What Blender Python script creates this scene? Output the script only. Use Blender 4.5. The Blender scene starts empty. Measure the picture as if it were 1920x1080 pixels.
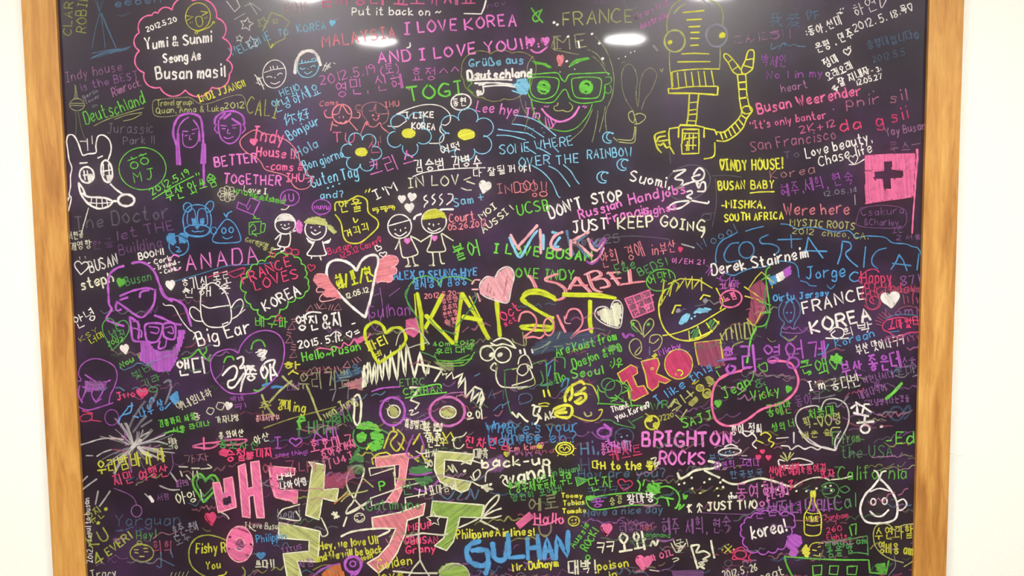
import bpy, math, random
import numpy as np
from mathutils import Vector, Matrix

# ---------------------------------------------------------------- camera, world, lamps, exposure
FOC = 1500.0                      # focal length in pixels of the 1920 px wide frame
YAW, PITCH, ROLL = 0.00036, -0.07624, -0.01077
CAM = np.array([0.0358, -1.8747, 1.50])
cy_, sy_, cp_, sp_ = math.cos(YAW), math.sin(YAW), math.cos(PITCH), math.sin(PITCH)
FWD = np.array([sy_ * cp_, cy_ * cp_, sp_])
RGT0 = np.array([cy_, -sy_, 0.0])
UP0 = np.cross(RGT0, FWD)
RGT = RGT0 * math.cos(ROLL) + UP0 * math.sin(ROLL)
UP = -RGT0 * math.sin(ROLL) + UP0 * math.cos(ROLL)

scene = bpy.context.scene
cam_data = bpy.data.cameras.new('camera')
cam_data.sensor_width = 36.0
cam_data.lens = 36.0 * FOC / 1920.0
cam_data.clip_start = 0.02
cam = bpy.data.objects.new('camera', cam_data)
scene.collection.objects.link(cam)
cam.matrix_world = Matrix(((RGT[0], UP[0], -FWD[0], CAM[0]), (RGT[1], UP[1], -FWD[1], CAM[1]),
                           (RGT[2], UP[2], -FWD[2], CAM[2]), (0, 0, 0, 1)))
scene.camera = cam

world = bpy.data.worlds.new('world')
scene.world = world
world.use_nodes = True
world.node_tree.nodes['Background'].inputs[0].default_value = (1.0, 0.95, 0.90, 1)
world.node_tree.nodes['Background'].inputs[1].default_value = 0.62

vs = scene.view_settings
vs.view_transform = 'Standard'
vs.look = 'None'
vs.exposure = -0.1
vs.gamma = 1.0
vs.use_curve_mapping = False
LAMP_RADIANCE = 232.0
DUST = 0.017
CEIL_Z = 2.85
ROOM_BACK = -6.6
scene.cycles.transparent_max_bounces = 24

# ---------------------------------------------------------------- helpers
def px_to_board(P):
    """points on the photograph (1920 x 1080) to X, Z on the board plane y = 0"""
    P = np.asarray(P, float)
    a = (P[:, 0] - 960.0) / FOC
    b = (P[:, 1] - 540.0) / FOC
    d = FWD[None] + a[:, None] * RGT[None] - b[:, None] * UP[None]
    k = -CAM[1] / d[:, 1]
    return CAM[None] + d * k[:, None]

def link(o, parent=None):
    scene.collection.objects.link(o)
    if parent is not None:
        o.parent = parent
    return o

def box_mesh(name, x0, x1, y0, y1, z0, z1, mat, bevel=0.0, parent=None, loc=None):
    import bmesh
    bm = bmesh.new()
    bmesh.ops.create_cube(bm, size=1.0)
    for v in bm.verts:
        v.co = Vector((x0 + (v.co.x + .5) * (x1 - x0), y0 + (v.co.y + .5) * (y1 - y0), z0 + (v.co.z + .5) * (z1 - z0)))
    if bevel:
        bmesh.ops.bevel(bm, geom=list(bm.edges), offset=bevel, segments=2, affect='EDGES', profile=0.6)
    me = bpy.data.meshes.new(name)
    bm.to_mesh(me)
    bm.free()
    me.materials.append(mat)
    return link(bpy.data.objects.new(name, me), parent)

def lin(c):
    c = c / 255.0
    return c / 12.92 if c <= 0.04045 else ((c + 0.055) / 1.055) ** 2.4

def rgb(r, g, b):
    return (lin(r), lin(g), lin(b), 1.0)

def new_mat(name):
    m = bpy.data.materials.new(name)
    m.use_nodes = True
    nt = m.node_tree
    return m, nt, nt.nodes['Principled BSDF']

def node(nt, kind, **kw):
    n = nt.nodes.new(kind)
    for k, v in kw.items():
        setattr(n, k, v)
    return n

def noise(nt, scale, detail=4, rough=.6, vec=None):
    n = node(nt, 'ShaderNodeTexNoise')
    n.inputs['Scale'].default_value = scale
    n.inputs['Detail'].default_value = detail
    n.inputs['Roughness'].default_value = rough
    if vec is not None:
        nt.links.new(vec, n.inputs['Vector'])
    return n

def ramp(nt, fac, stops):
    r = node(nt, 'ShaderNodeValToRGB')
    el = r.color_ramp.elements
    while len(el) < len(stops):
        el.new(0.5)
    for e, (p, c) in zip(el, stops):
        e.position = p
        e.color = c
    nt.links.new(fac, r.inputs[0])
    return r

def mapping(nt, scale):
    tc = node(nt, 'ShaderNodeTexCoord')
    mp = node(nt, 'ShaderNodeMapping')
    mp.inputs['Scale'].default_value = scale
    nt.links.new(tc.outputs['Object'], mp.inputs['Vector'])
    return mp.outputs[0]

def math_node(nt, op, a, b=None, clamp=False):
    n = node(nt, 'ShaderNodeMath', operation=op, use_clamp=clamp)
    for i, v in enumerate((a, b)):
        if v is None:
            continue
        if isinstance(v, (int, float)):
            n.inputs[i].default_value = v
        else:
            nt.links.new(v, n.inputs[i])
    return n.outputs[0]

# ---------------------------------------------------------------- materials
def wall_material(name='painted plaster', col=(0.89, 0.92, 0.84)):
    m, nt, b = new_mat(name)
    n = noise(nt, 220, 3, .6, mapping(nt, (1, 1, 1)))
    c = ramp(nt, n.outputs[0], [(0.3, (col[0] * .95, col[1] * .95, col[2] * .95, 1)), (0.7, (*col, 1))])
    nt.links.new(c.outputs[0], b.inputs['Base Color'])
    b.inputs['Roughness'].default_value = .75
    bp = node(nt, 'ShaderNodeBump')
    bp.inputs['Strength'].default_value = .12
    bp.inputs['Distance'].default_value = .002
    nt.links.new(n.outputs[0], bp.inputs['Height'])
    nt.links.new(bp.outputs[0], b.inputs['Normal'])
    return m

def wood_material(name, scale, dark, mid, light):
    m, nt, b = new_mat(name)
    v = mapping(nt, scale)
    warp = noise(nt, .8, 3, .5, v)
    wv = node(nt, 'ShaderNodeVectorMath', operation='ADD')
    nt.links.new(v, wv.inputs[0])
    sc = node(nt, 'ShaderNodeVectorMath', operation='SCALE')
    nt.links.new(warp.outputs['Color'], sc.inputs[0])
    sc.inputs['Scale'].default_value = 1.6
    nt.links.new(sc.outputs[0], wv.inputs[1])
    n = noise(nt, 2.2, 6, .6, wv.outputs[0])
    c = ramp(nt, n.outputs[0], [(0.30, dark), (0.5, mid), (0.72, light)])
    n2 = noise(nt, 14, 3, .7, v)
    mx = node(nt, 'ShaderNodeMixRGB', blend_type='MULTIPLY')
    mx.inputs[0].default_value = .35
    g = ramp(nt, n2.outputs[0], [(0.35, (.72, .66, .6, 1)), (0.6, (1, 1, 1, 1))])
    nt.links.new(c.outputs[0], mx.inputs[1])
    nt.links.new(g.outputs[0], mx.inputs[2])
    kn = node(nt, 'ShaderNodeTexVoronoi')
    kn.inputs['Scale'].default_value = 5.5
    kv = mapping(nt, (1.6, 1.0, .8))
    nt.links.new(kv, kn.inputs['Vector'])
    kr = ramp(nt, kn.outputs['Distance'], [(0.02, (.45, .32, .2, 1)), (0.09, (1, 1, 1, 1))])
    mk = node(nt, 'ShaderNodeMixRGB', blend_type='MULTIPLY')
    mk.inputs[0].default_value = .6
    nt.links.new(mx.outputs[0], mk.inputs[1])
    nt.links.new(kr.outputs[0], mk.inputs[2])
    nt.links.new(mk.outputs[0], b.inputs['Base Color'])
    b.inputs['Roughness'].default_value = .5
    bp = node(nt, 'ShaderNodeBump')
    bp.inputs['Strength'].default_value = .15
    bp.inputs['Distance'].default_value = .001
    nt.links.new(n2.outputs[0], bp.inputs['Height'])
    nt.links.new(bp.outputs[0], b.inputs['Normal'])
    return m

def chalk_material():
    m, nt, b = new_mat('chalk')
    col = node(nt, 'ShaderNodeAttribute', attribute_name='chalk_colour')
    soft = node(nt, 'ShaderNodeAttribute', attribute_name='soft')
    dens = node(nt, 'ShaderNodeAttribute', attribute_name='chalk_amount')
    v = mapping(nt, (1, 1, 1))
    n = noise(nt, 420, 2, .6, v)
    n2 = noise(nt, 60, 2, .5, v)
    nt.links.new(col.outputs['Color'], b.inputs['Base Color'])
    b.inputs['Roughness'].default_value = .8
    b.inputs['Specular IOR Level'].default_value = .2
    g = math_node(nt, 'ADD', math_node(nt, 'MULTIPLY', n.outputs[0], .9), math_node(nt, 'MULTIPLY', n2.outputs[0], .7))
    g = math_node(nt, 'SUBTRACT', g, .15)                       # about .65, +- grain
    e = math_node(nt, 'MULTIPLY', soft.outputs['Fac'], 2.6, True)
    e = math_node(nt, 'MULTIPLY', e, math_node(nt, 'ADD', g, .28, True), True)
    a = math_node(nt, 'MULTIPLY', e, dens.outputs['Fac'], True)
    nt.links.new(a, b.inputs['Alpha'])
    return m

def board_material():
    m, nt, b = new_mat('black glossy board')
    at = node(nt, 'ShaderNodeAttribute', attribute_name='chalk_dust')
    v = mapping(nt, (1, 1, 1))
    n = noise(nt, 3.0, 6, .62, v)
    n2 = noise(nt, 70, 3, .6, v)
    c = ramp(nt, n.outputs[0], [(0.3, rgb(22, 14, 25)), (0.5, rgb(38, 27, 43)), (0.76, rgb(72, 43, 88))])
    f = math_node(nt, 'ADD', math_node(nt, 'MULTIPLY', n2.outputs[0], .9), .55)
    f2 = math_node(nt, 'MULTIPLY', f, math_node(nt, 'ADD', math_node(nt, 'MULTIPLY', n.outputs[0], 1.2), .4))
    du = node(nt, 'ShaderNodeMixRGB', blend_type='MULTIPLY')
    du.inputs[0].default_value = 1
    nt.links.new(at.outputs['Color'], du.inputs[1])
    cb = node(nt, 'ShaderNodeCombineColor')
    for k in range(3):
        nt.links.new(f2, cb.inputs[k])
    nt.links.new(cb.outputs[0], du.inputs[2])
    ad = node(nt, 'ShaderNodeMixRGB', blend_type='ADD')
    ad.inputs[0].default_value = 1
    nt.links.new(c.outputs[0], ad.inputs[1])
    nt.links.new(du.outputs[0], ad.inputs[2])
    nt.links.new(ad.outputs[0], b.inputs['Base Color'])
    b.inputs['Roughness'].default_value = .30
    b.inputs['Specular IOR Level'].default_value = .42
    b.inputs['Coat Weight'].default_value = .3
    b.inputs['Coat Roughness'].default_value = .045
    bp = node(nt, 'ShaderNodeBump')
    bp.inputs['Strength'].default_value = .05
    bp.inputs['Distance'].default_value = .002
    nb = noise(nt, 9, 3, .5, v)
    nt.links.new(nb.outputs[0], bp.inputs['Height'])
    nt.links.new(bp.outputs[0], b.inputs['Coat Normal'])
    return m

M_WALL = wall_material()
M_CEIL = wall_material('ceiling paint', (.8, .78, .74))
M_BACK = wall_material('dark wall paint', (.36, .32, .33))
M_FLOOR = wood_material('floor boards', (1.2, 12, 1), rgb(70, 50, 40), rgb(84, 60, 46), rgb(98, 72, 56))
M_WOOD = wood_material('pine frame', (14, 6, 1.6), rgb(158, 104, 46), rgb(196, 142, 68), rgb(220, 172, 92))
M_WOOD_FLAT = wood_material('pine frame crosswise', (1.6, 6, 14), rgb(158, 104, 46), rgb(196, 142, 68), rgb(220, 172, 92))
M_CHALK = chalk_material()
M_BOARD = board_material()

# ---------------------------------------------------------------- the room
def structure(o):
    o['kind'] = 'structure'
    return o
structure(box_mesh('wall_front', -3.2, 3.2, .012, .14, 0, CEIL_Z, M_WALL))
structure(box_mesh('floor', -3.2, 3.2, ROOM_BACK, .14, -.1, 0, M_FLOOR))
structure(box_mesh('wall_back', -3.2, 3.2, ROOM_BACK - .12, ROOM_BACK, 0, CEIL_Z, M_BACK))
structure(box_mesh('wall_left', -3.32, -3.2, ROOM_BACK, .14, 0, CEIL_Z, M_BACK))
structure(box_mesh('wall_right', 3.2, 3.32, ROOM_BACK, .14, 0, CEIL_Z, M_BACK))
structure(box_mesh('ceiling', -3.2, 3.2, ROOM_BACK, .14, CEIL_Z, CEIL_Z + .1, M_CEIL))

def lamp_material():
    m = bpy.data.materials.new('lamp diffuser')
    m.use_nodes = True
    nt = m.node_tree
    nt.nodes.clear()
    e = nt.nodes.new('ShaderNodeEmission')
    e.inputs[0].default_value = (1.0, .97, .92, 1)
    e.inputs[1].default_value = LAMP_RADIANCE
    o = nt.nodes.new('ShaderNodeOutputMaterial')
    nt.links.new(e.outputs[0], o.inputs[0])
    return m
M_LAMP = lamp_material()
M_RIM, _nt, _b = new_mat('white lamp rim')
_b.inputs['Base Color'].default_value = (.8, .8, .78, 1)
_b.inputs['Roughness'].default_value = .4

def disc_mesh(name, r0, r1, z0, z1, mat, n=40):
    """ring (r0 > 0) or disc between radii r0 and r1, from z0 down to z1"""
    vs_, fs = [], []
    for k in range(n):
        a = 2 * math.pi * k / n
        c, s = math.cos(a), math.sin(a)
        vs_ += [(r1 * c, r1 * s, z0), (r1 * c, r1 * s, z1), (r0 * c, r0 * s, z1), (r0 * c, r0 * s, z0)]
    for k in range(n):
        a, b = 4 * k, 4 * ((k + 1) % n)
        fs += [(a, b, b + 1, a + 1), (a + 1, b + 1, b + 2, a + 2), (a + 2, b + 2, b + 3, a + 3)]
    if r0 < 1e-3:
        fs = [(4 * k, 4 * ((k + 1) % n), 4 * ((k + 1) % n) + 1, 4 * k + 1) for k in range(n)]
        fs.append([4 * k + 1 for k in range(n)])
    me = bpy.data.meshes.new(name)
    me.from_pydata(vs_, [], fs)
    me.materials.append(mat)
    return me
me_rim = disc_mesh('rim', .145, .165, 0, -.022, M_RIM)
me_dif = disc_mesh('diffuser', 0, .145, 0, -.014, M_LAMP)

def mirror_lamp(px, py):
    """where the ceiling lamp hangs whose mirror image on the board the photograph shows at px, py"""
    hit = px_to_board([(px, py)])[0]
    d = hit - CAM
    d[1] = -d[1]
    t = (CEIL_Z - .012 - hit[2]) / d[2]
    return hit + d * t
lamp_spots = [mirror_lamp(706, 76), mirror_lamp(1172, 72)]
ya = sum(p[1] for p in lamp_spots) / 2
dx = lamp_spots[1][0] - lamp_spots[0][0]
xs_l, xs_r = lamp_spots[0][0], lamp_spots[1][0]
lamp_xy = [(xs_l, lamp_spots[0][1]), (xs_r, lamp_spots[1][1])]
lamp_xy += [tuple(mirror_lamp(560, -14)[:2]), tuple(mirror_lamp(1338, -16)[:2])]
lamp_xy += [(xs_l, -1.6), (xs_r, -1.6), (-2.95, -2.7), (2.95, -2.7)]  # four unseen fill lights, added to even out the light on the wall
for k, (lx, ly) in enumerate(lamp_xy):
    r = bpy.data.objects.new('ceiling_light', None)
    link(r)
    r.location = (lx, ly, CEIL_Z)
    r['category'] = 'ceiling light'
    r['label'] = ['round ceiling light mirrored over the salmon country name on the board',
                  'round ceiling light mirrored beside the goggle eyed robot drawing',
                  'round ceiling light glowing at the top edge near the pale stars',
                  'round ceiling light glowing at the top edge above the robot head',
                  'added unseen fill light close to the wall, on the side of the donkey drawing',
                  'added unseen fill light close to the wall, on the side of the robot drawing',
                  'added unseen fill light far out on the side of the donkey drawing',
                  'added unseen fill light far out on the side of the pink flag drawing'][k]
    r['group'] = 'ceiling lights over the board'
    link(bpy.data.objects.new('rim', me_rim), r)
    link(bpy.data.objects.new('diffuser', me_dif), r)

# ---------------------------------------------------------------- the board: frame, panel
board = bpy.data.objects.new('message_board', None)
link(board)
ZC = CAM[2]
B_BOT, B_TOP = ZC - 1.08, ZC + .80
board.location = (0, 0, B_BOT - .08)
board['category'] = 'message board'
board['label'] = 'black board in a pine frame covered with coloured chalk messages and drawings'

FY = -.009
kf = 1 + FY / 1.875
XI, XO = 1.0 * kf, 1.0792 * kf
def rail(x0, x1, z0, z1, mat):
    o = box_mesh('frame_rail', x0 - 0, x1, FY, .012, z0 - board.location[2], z1 - board.location[2], mat, .0016, board)
    return o
rail(-XO, -XI, B_BOT - .08, B_TOP + .08, M_WOOD)
rail(XI, XO, B_BOT - .08, B_TOP + .08, M_WOOD)
rail(-XI, XI, B_BOT - .08, B_BOT, M_WOOD_FLAT)
rail(-XI, XI, B_TOP, B_TOP + .08, M_WOOD_FLAT)

# ---------------------------------------------------------------- chalk engine
rnd = random.Random(7)
COL = {'W': (246, 240, 234), 'E': (236, 236, 205), 'P': (242, 114, 166), 'M': (232, 125, 208), 'V': (184, 92, 200),
       'B': (84, 158, 216), 'C': (135, 208, 240), 'G': (112, 208, 74), 'D': (84, 150, 84), 'Y': (228, 228, 72),
       'S': (240, 140, 150), 'R': (228, 70, 118), 'O': (196, 202, 122), 'L': (208, 222, 44), 'H': (246, 176, 184),
       'K': (46, 34, 52), 'N': (150, 150, 165), 'A': (214, 120, 60), 'Q': (152, 188, 84)}
COLNAME = {'W': 'white', 'E': 'cream', 'P': 'pink', 'M': 'light magenta', 'V': 'violet', 'B': 'blue', 'C': 'pale blue',
           'G': 'green', 'D': 'dark green', 'Y': 'yellow', 'S': 'salmon', 'R': 'red pink', 'O': 'olive', 'L': 'lime yellow',
           'H': 'pale pink', 'K': 'black', 'N': 'grey', 'A': 'orange', 'Q': 'leaf green'}
ST = dict(ox=0, oy=0, s=.25, cur=None, stack=[])
GREY = []         # (pixel points, colour, weight) for the dust
ITEM = [0]

def T(ox, oy, s=.25):
    ST['ox'], ST['oy'], ST['s'] = ox, oy, s

class Item:
    def __init__(self, name, label=None, parent=None):
        self.name, self.label, self.parent = name, label, parent
        self.v, self.f, self.c, self.so, self.de = [], [], [], [], []
        self.n = 0
        self.k = 0
        self.subs = []
        ITEM[0] += 1
        self.y = -.00012 - ITEM[0] * 4e-6

def catmull(P, closed=False, step=3.0):
    P = [p for i, p in enumerate(P) if i == 0 or (abs(p[0] - P[i - 1][0]) + abs(p[1] - P[i - 1][1])) > 1e-6]
    n = len(P)
    if n < 3:
        return P
    out = []
    if closed and P[0] == P[-1]:
        P = P[:-1]
        n -= 1
    rng = range(n if closed else n - 1)
    for i in rng:
        if closed:
            p0, p1, p2, p3 = P[(i - 1) % n], P[i], P[(i + 1) % n], P[(i + 2) % n]
        else:
            p0, p1, p2, p3 = P[max(i - 1, 0)], P[i], P[i + 1], P[min(i + 2, n - 1)]
        L = math.hypot(p2[0] - p1[0], p2[1] - p1[1])
        m = max(2, min(24, int(L / step) + 1))
        for j in range(m):
            t = j / m
            t2, t3 = t * t, t * t * t
            out.append(tuple(.5 * ((2 * p1[a]) + (-p0[a] + p2[a]) * t + (2 * p0[a] - 5 * p1[a] + 4 * p2[a] - p3[a]) * t2
                                   + (-p0[a] + 3 * p1[a] - 3 * p2[a] + p3[a]) * t3) for a in (0, 1)))
    out.append(P[0] if closed else P[-1])
    return out

def ribbon(it, P, w, col, dens=1.0, closed=False):
    """one chalk stroke: P in photograph pixels, w in pixels"""
    P = np.array(P, float)
    if len(P) < 2:
        return
    seg = np.hypot(*np.diff(P, axis=0).T)
    keep = np.concatenate([[True], seg > .25])
    P = P[keep]
    if len(P) < 2:
        return
    # extra points so long straight strokes wobble a little
    Q = [P[0]]
    for a, b in zip(P[:-1], P[1:]):
        L = math.hypot(*(b - a))
        m = max(1, int(L / 9.0))
        for j in range(1, m + 1):
            Q.append(a + (b - a) * j / m)
    P = np.array(Q)
    n = len(P)
    T_ = np.gradient(P, axis=0)
    if closed:
        T_[0] = T_[-1] = P[1] - P[-2]
    ln = np.hypot(T_[:, 0], T_[:, 1])
    ln[ln < 1e-6] = 1
    T_ = T_ / ln[:, None]
    N = np.stack([-T_[:, 1], T_[:, 0]], 1)
    ph = rnd.random() * 6.28
    ww = w * .54 * (1 + .13 * np.sin(np.arange(n) * .9 + ph) + np.array([rnd.uniform(-.1, .1) for _ in range(n)]))
    dd = np.full(n, dens) * (1 + .12 * np.sin(np.arange(n) * .37 + ph * 2))
    if not closed:
        P = np.concatenate([[P[0] - T_[0] * w * .3], P, [P[-1] + T_[-1] * w * .3]])
        N = np.concatenate([[N[0]], N, [N[-1]]])
        ww = np.concatenate([[ww[0] * .45], ww, [ww[-1] * .45]])
        dd = np.concatenate([[dd[0]], dd, [dd[-1]]])
        n += 2
    A = P + N * ww[:, None]
    B = P - N * ww[:, None]
    V = np.empty((n * 3, 2))
    V[0::3], V[1::3], V[2::3] = A, P, B
    W3 = px_to_board(V)
    it.k += 1
    W3[:, 1] = it.y - (it.k % 8) * 4e-7
    base = it.n
    it.v.append(W3)
    i = np.arange(n - 1) * 3 + base
    it.f.append(np.stack([i, i + 3, i + 4, i + 1], 1))
    it.f.append(np.stack([i + 1, i + 4, i + 5, i + 2], 1))
    so = np.zeros(n * 3)
    so[1::3] = 1
    if not closed:
        so[1] = so[-2] = .25
    it.so.append(so)
    it.de.append(np.repeat(dd, 3))
    it.c.append(np.tile(np.array(col), (n * 3, 1)))
    it.n += n * 3
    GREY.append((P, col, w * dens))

def colour(code):
    dens = 1.0
    if len(code) > 1:
        dens = int(code[1:]) / 10.0
    c = COL[code[0]]
    g = sum(c) / 3.0
    q = .08 if dens > .65 else .38
    c = tuple(x * (1 - q) + (g * .5 + 75) * q for x in c)
    j = 1 + rnd.uniform(-.05, .05)
    return tuple(min(1.0, lin(x) * j * .88) for x in c) + (1.0,), dens ** 1.18

def xf(x, y):
    return (ST['ox'] + x * ST['s'], ST['oy'] + y * ST['s'])

ITEMS = []
def begin(name, label=None):
    it = Item(name, label)
    ITEMS.append(it)
    ST['cur'] = it
    ST['root'] = it
def sub(name, label=None):
    it = Item(name, label)
    ST['root'].subs.append(it)
    ST['cur'] = it
def end():
    ST['cur'] = None
def target(name, label):
    if ST['cur'] is not None:
        return ST['cur']
    it = Item(name, label)
    ITEMS.append(it)
    return it

def parse(s):
    out = []
    for part in s.split(';'):
        a = [float(q) for q in part.split()]
        if a:
            out.append([xf(a[i], a[i + 1]) for i in range(0, len(a) - 1, 2)])
    return out

def l(code, w, s, closed=False, smooth=True, it=None):
    c, d = colour(code)
    it = it or target('chalk_doodle', COLNAME[code[0]] + ' chalk doodle')
    for P in parse(s):
        if smooth:
            P = catmull(P, closed)
        elif closed:
            P = P + [P[0]]
        ribbon(it, P, w * ST['s'], c, d, closed)
def L(code, w, s, closed=False):
    l(code, w, s, closed, False)
def lc(code, w, s):
    l(code, w, s, True)

def o(code, w, cx, cy, rx, ry=None, rot=0, a0=0, a1=360, times=1):
    ry = ry or rx
    c, d = colour(code)
    it = target('chalk_ring', COLNAME[code[0]] + ' chalk ring')
    for t in range(times):
        n = max(10, int(abs(a1 - a0) / 14))
        pts = []
        j = rnd.uniform(-.03, .03) if t == 0 else rnd.uniform(-.1, .1)
        for k in range(n + 1):
            a = math.radians(a0 + (a1 - a0) * k / n)
            x, y = rx * (1 + j) * math.cos(a), ry * (1 - j) * math.sin(a)
            r = math.radians(rot)
            pts.append(xf(cx + x * math.cos(r) - y * math.sin(r), cy + x * math.sin(r) + y * math.cos(r)))
        ribbon(it, catmull(pts, abs(a1 - a0) >= 360), w * ST['s'], c, d, abs(a1 - a0) >= 360)

def heart_pts(cx, cy, W, H, rot):
    base = [(0, -.28), (.14, -.45), (.34, -.48), (.5, -.28), (.44, -.02), (.22, .25), (0, .5),
            (-.22, .25), (-.44, -.02), (-.5, -.28), (-.34, -.48), (-.14, -.45), (0, -.28)]
    r = math.radians(rot)
    return [(cx + x * W * math.cos(r) - y * H * math.sin(r), cy + x * W * math.sin(r) + y * H * math.cos(r)) for x, y in base]

def heart(code, w, cx, cy, W, H, rot=0, fill=False):
    P = heart_pts(cx, cy, W, H, rot)
    it = target('chalk_heart', COLNAME[code[0]] + ' chalk heart')
    c, d = colour(code)
    half = [xf(*p) for p in P[:7]]
    ribbon(it, catmull(half), w * ST['s'], c, d)
    half = [xf(*p) for p in P[6:]]
    ribbon(it, catmull(half), w * ST['s'], c, d)
    if fill:
        hatch_poly(it, [xf(*p) for p in P], c, d, 60, w * ST['s'] * .55, w * ST['s'] * 1.1)

def hatch_poly(it, poly, c, d, ang, gap, w, jit=.5):
    a = math.radians(ang)
    ca, sa = math.cos(-a), math.sin(-a)
    R = [(x * ca - y * sa, x * sa + y * ca) for x, y in poly]
    y = min(p[1] for p in R) + gap * .5
    y1 = max(p[1] for p in R)
    n = len(R)
    while y < y1:
        xs = []
        for i in range(n):
            (xa, ya_), (xb, yb) = R[i], R[(i + 1) % n]
            if (ya_ <= y < yb) or (yb <= y < ya_):
                xs.append(xa + (y - ya_) / (yb - ya_) * (xb - xa))
        xs.sort()
        for i in range(0, len(xs) - 1, 2):
            u, v = xs[i], xs[i + 1]
            if v - u < w * .4:
                continue
            jy = rnd.uniform(-jit, jit) * gap * .6
            ca2, sa2 = math.cos(a), math.sin(a)
            ribbon(it, [(u * ca2 - y * sa2, u * sa2 + y * ca2),
                        ((u + v) / 2 * ca2 - (y + jy * .3) * sa2, (u + v) / 2 * sa2 + (y + jy * .3) * ca2),
                        (v * ca2 - (y + jy) * sa2, v * sa2 + (y + jy) * ca2)], w, c, d * rnd.uniform(.8, 1.05))
        y += gap * rnd.uniform(.8, 1.25)

def F(code, s, ang=60, gap=9, w=11):
    """hatched area"""
    c, d = colour(code)
    it = target('chalk_hatching', COLNAME[code[0]] + ' hatched area')
    for P in parse(s):
        hatch_poly(it, P, c, d, ang, gap * ST['s'], w * ST['s'] * 1.2)

def scallop(code, w, s, bulge=.35, closed=True):
    c, d = colour(code)
    it = target('chalk_cloud', COLNAME[code[0]] + ' scalloped chalk bubble')
    for P in parse(s):
        if closed:
            P = P + [P[0]]
        cx = sum(p[0] for p in P[:-1]) / (len(P) - 1)
        cy = sum(p[1] for p in P[:-1]) / (len(P) - 1)
        for a, b in zip(P[:-1], P[1:]):
            mx, my = (a[0] + b[0]) / 2, (a[1] + b[1]) / 2
            nx, ny = -(b[1] - a[1]), b[0] - a[0]
            if nx * (mx - cx) + ny * (my - cy) < 0:
                nx, ny = -nx, -ny
            q = []
            for t in (0, .12, .3, .5, .7, .88, 1):
                k = bulge * math.sin(math.pi * t) ** .7 if 0 < t < 1 else 0
                q.append((a[0] + (b[0] - a[0]) * t + nx * k, a[1] + (b[1] - a[1]) * t + ny * k))
            ribbon(it, catmull(q), w * ST['s'], c, d)

def zig(code, w, x0, y0, x1, y1, amp, n, lean=0.0):
    c, d = colour(code)
    it = target('chalk_zigzag', COLNAME[code[0]] + ' chalk zigzag')
    P = []
    L_ = math.hypot(x1 - x0, y1 - y0)
    ux, uy = (x1 - x0) / L_, (y1 - y0) / L_
    for k in range(2 * n + 1):
        t = k / (2 * n) * L_
        s = amp * .5 * (1 if k % 2 else -1) * rnd.uniform(.75, 1.15)
        P.append(xf(x0 + ux * (t + lean * s) + uy * s, y0 + uy * (t + lean * s) - ux * s))
    ribbon(it, P, w * ST['s'], c, d)

def star(code, w, cx, cy, r, rot=0):
    P = []
    for k in range(10):
        a = math.radians(rot - 90 + 36 * k)
        q = r if k % 2 == 0 else r * .48
        P.append(xf(cx + q * math.cos(a), cy + q * math.sin(a)))
    c, d = colour(code)
    ribbon(target('chalk_star', COLNAME[code[0]] + ' chalk star'), P + [P[0]], w * ST['s'], c, d, True)

def dots(code, w, s):
    c, d = colour(code)
    it = target('chalk_dots', COLNAME[code[0]] + ' chalk dots')
    for P in parse(s):
        for p in P:
            q = w * ST['s'] * .25
            ribbon(it, [(p[0] - q, p[1] + q * .5), (p[0] + q, p[1] - q * .5)], w * ST['s'], c, d)

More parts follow.
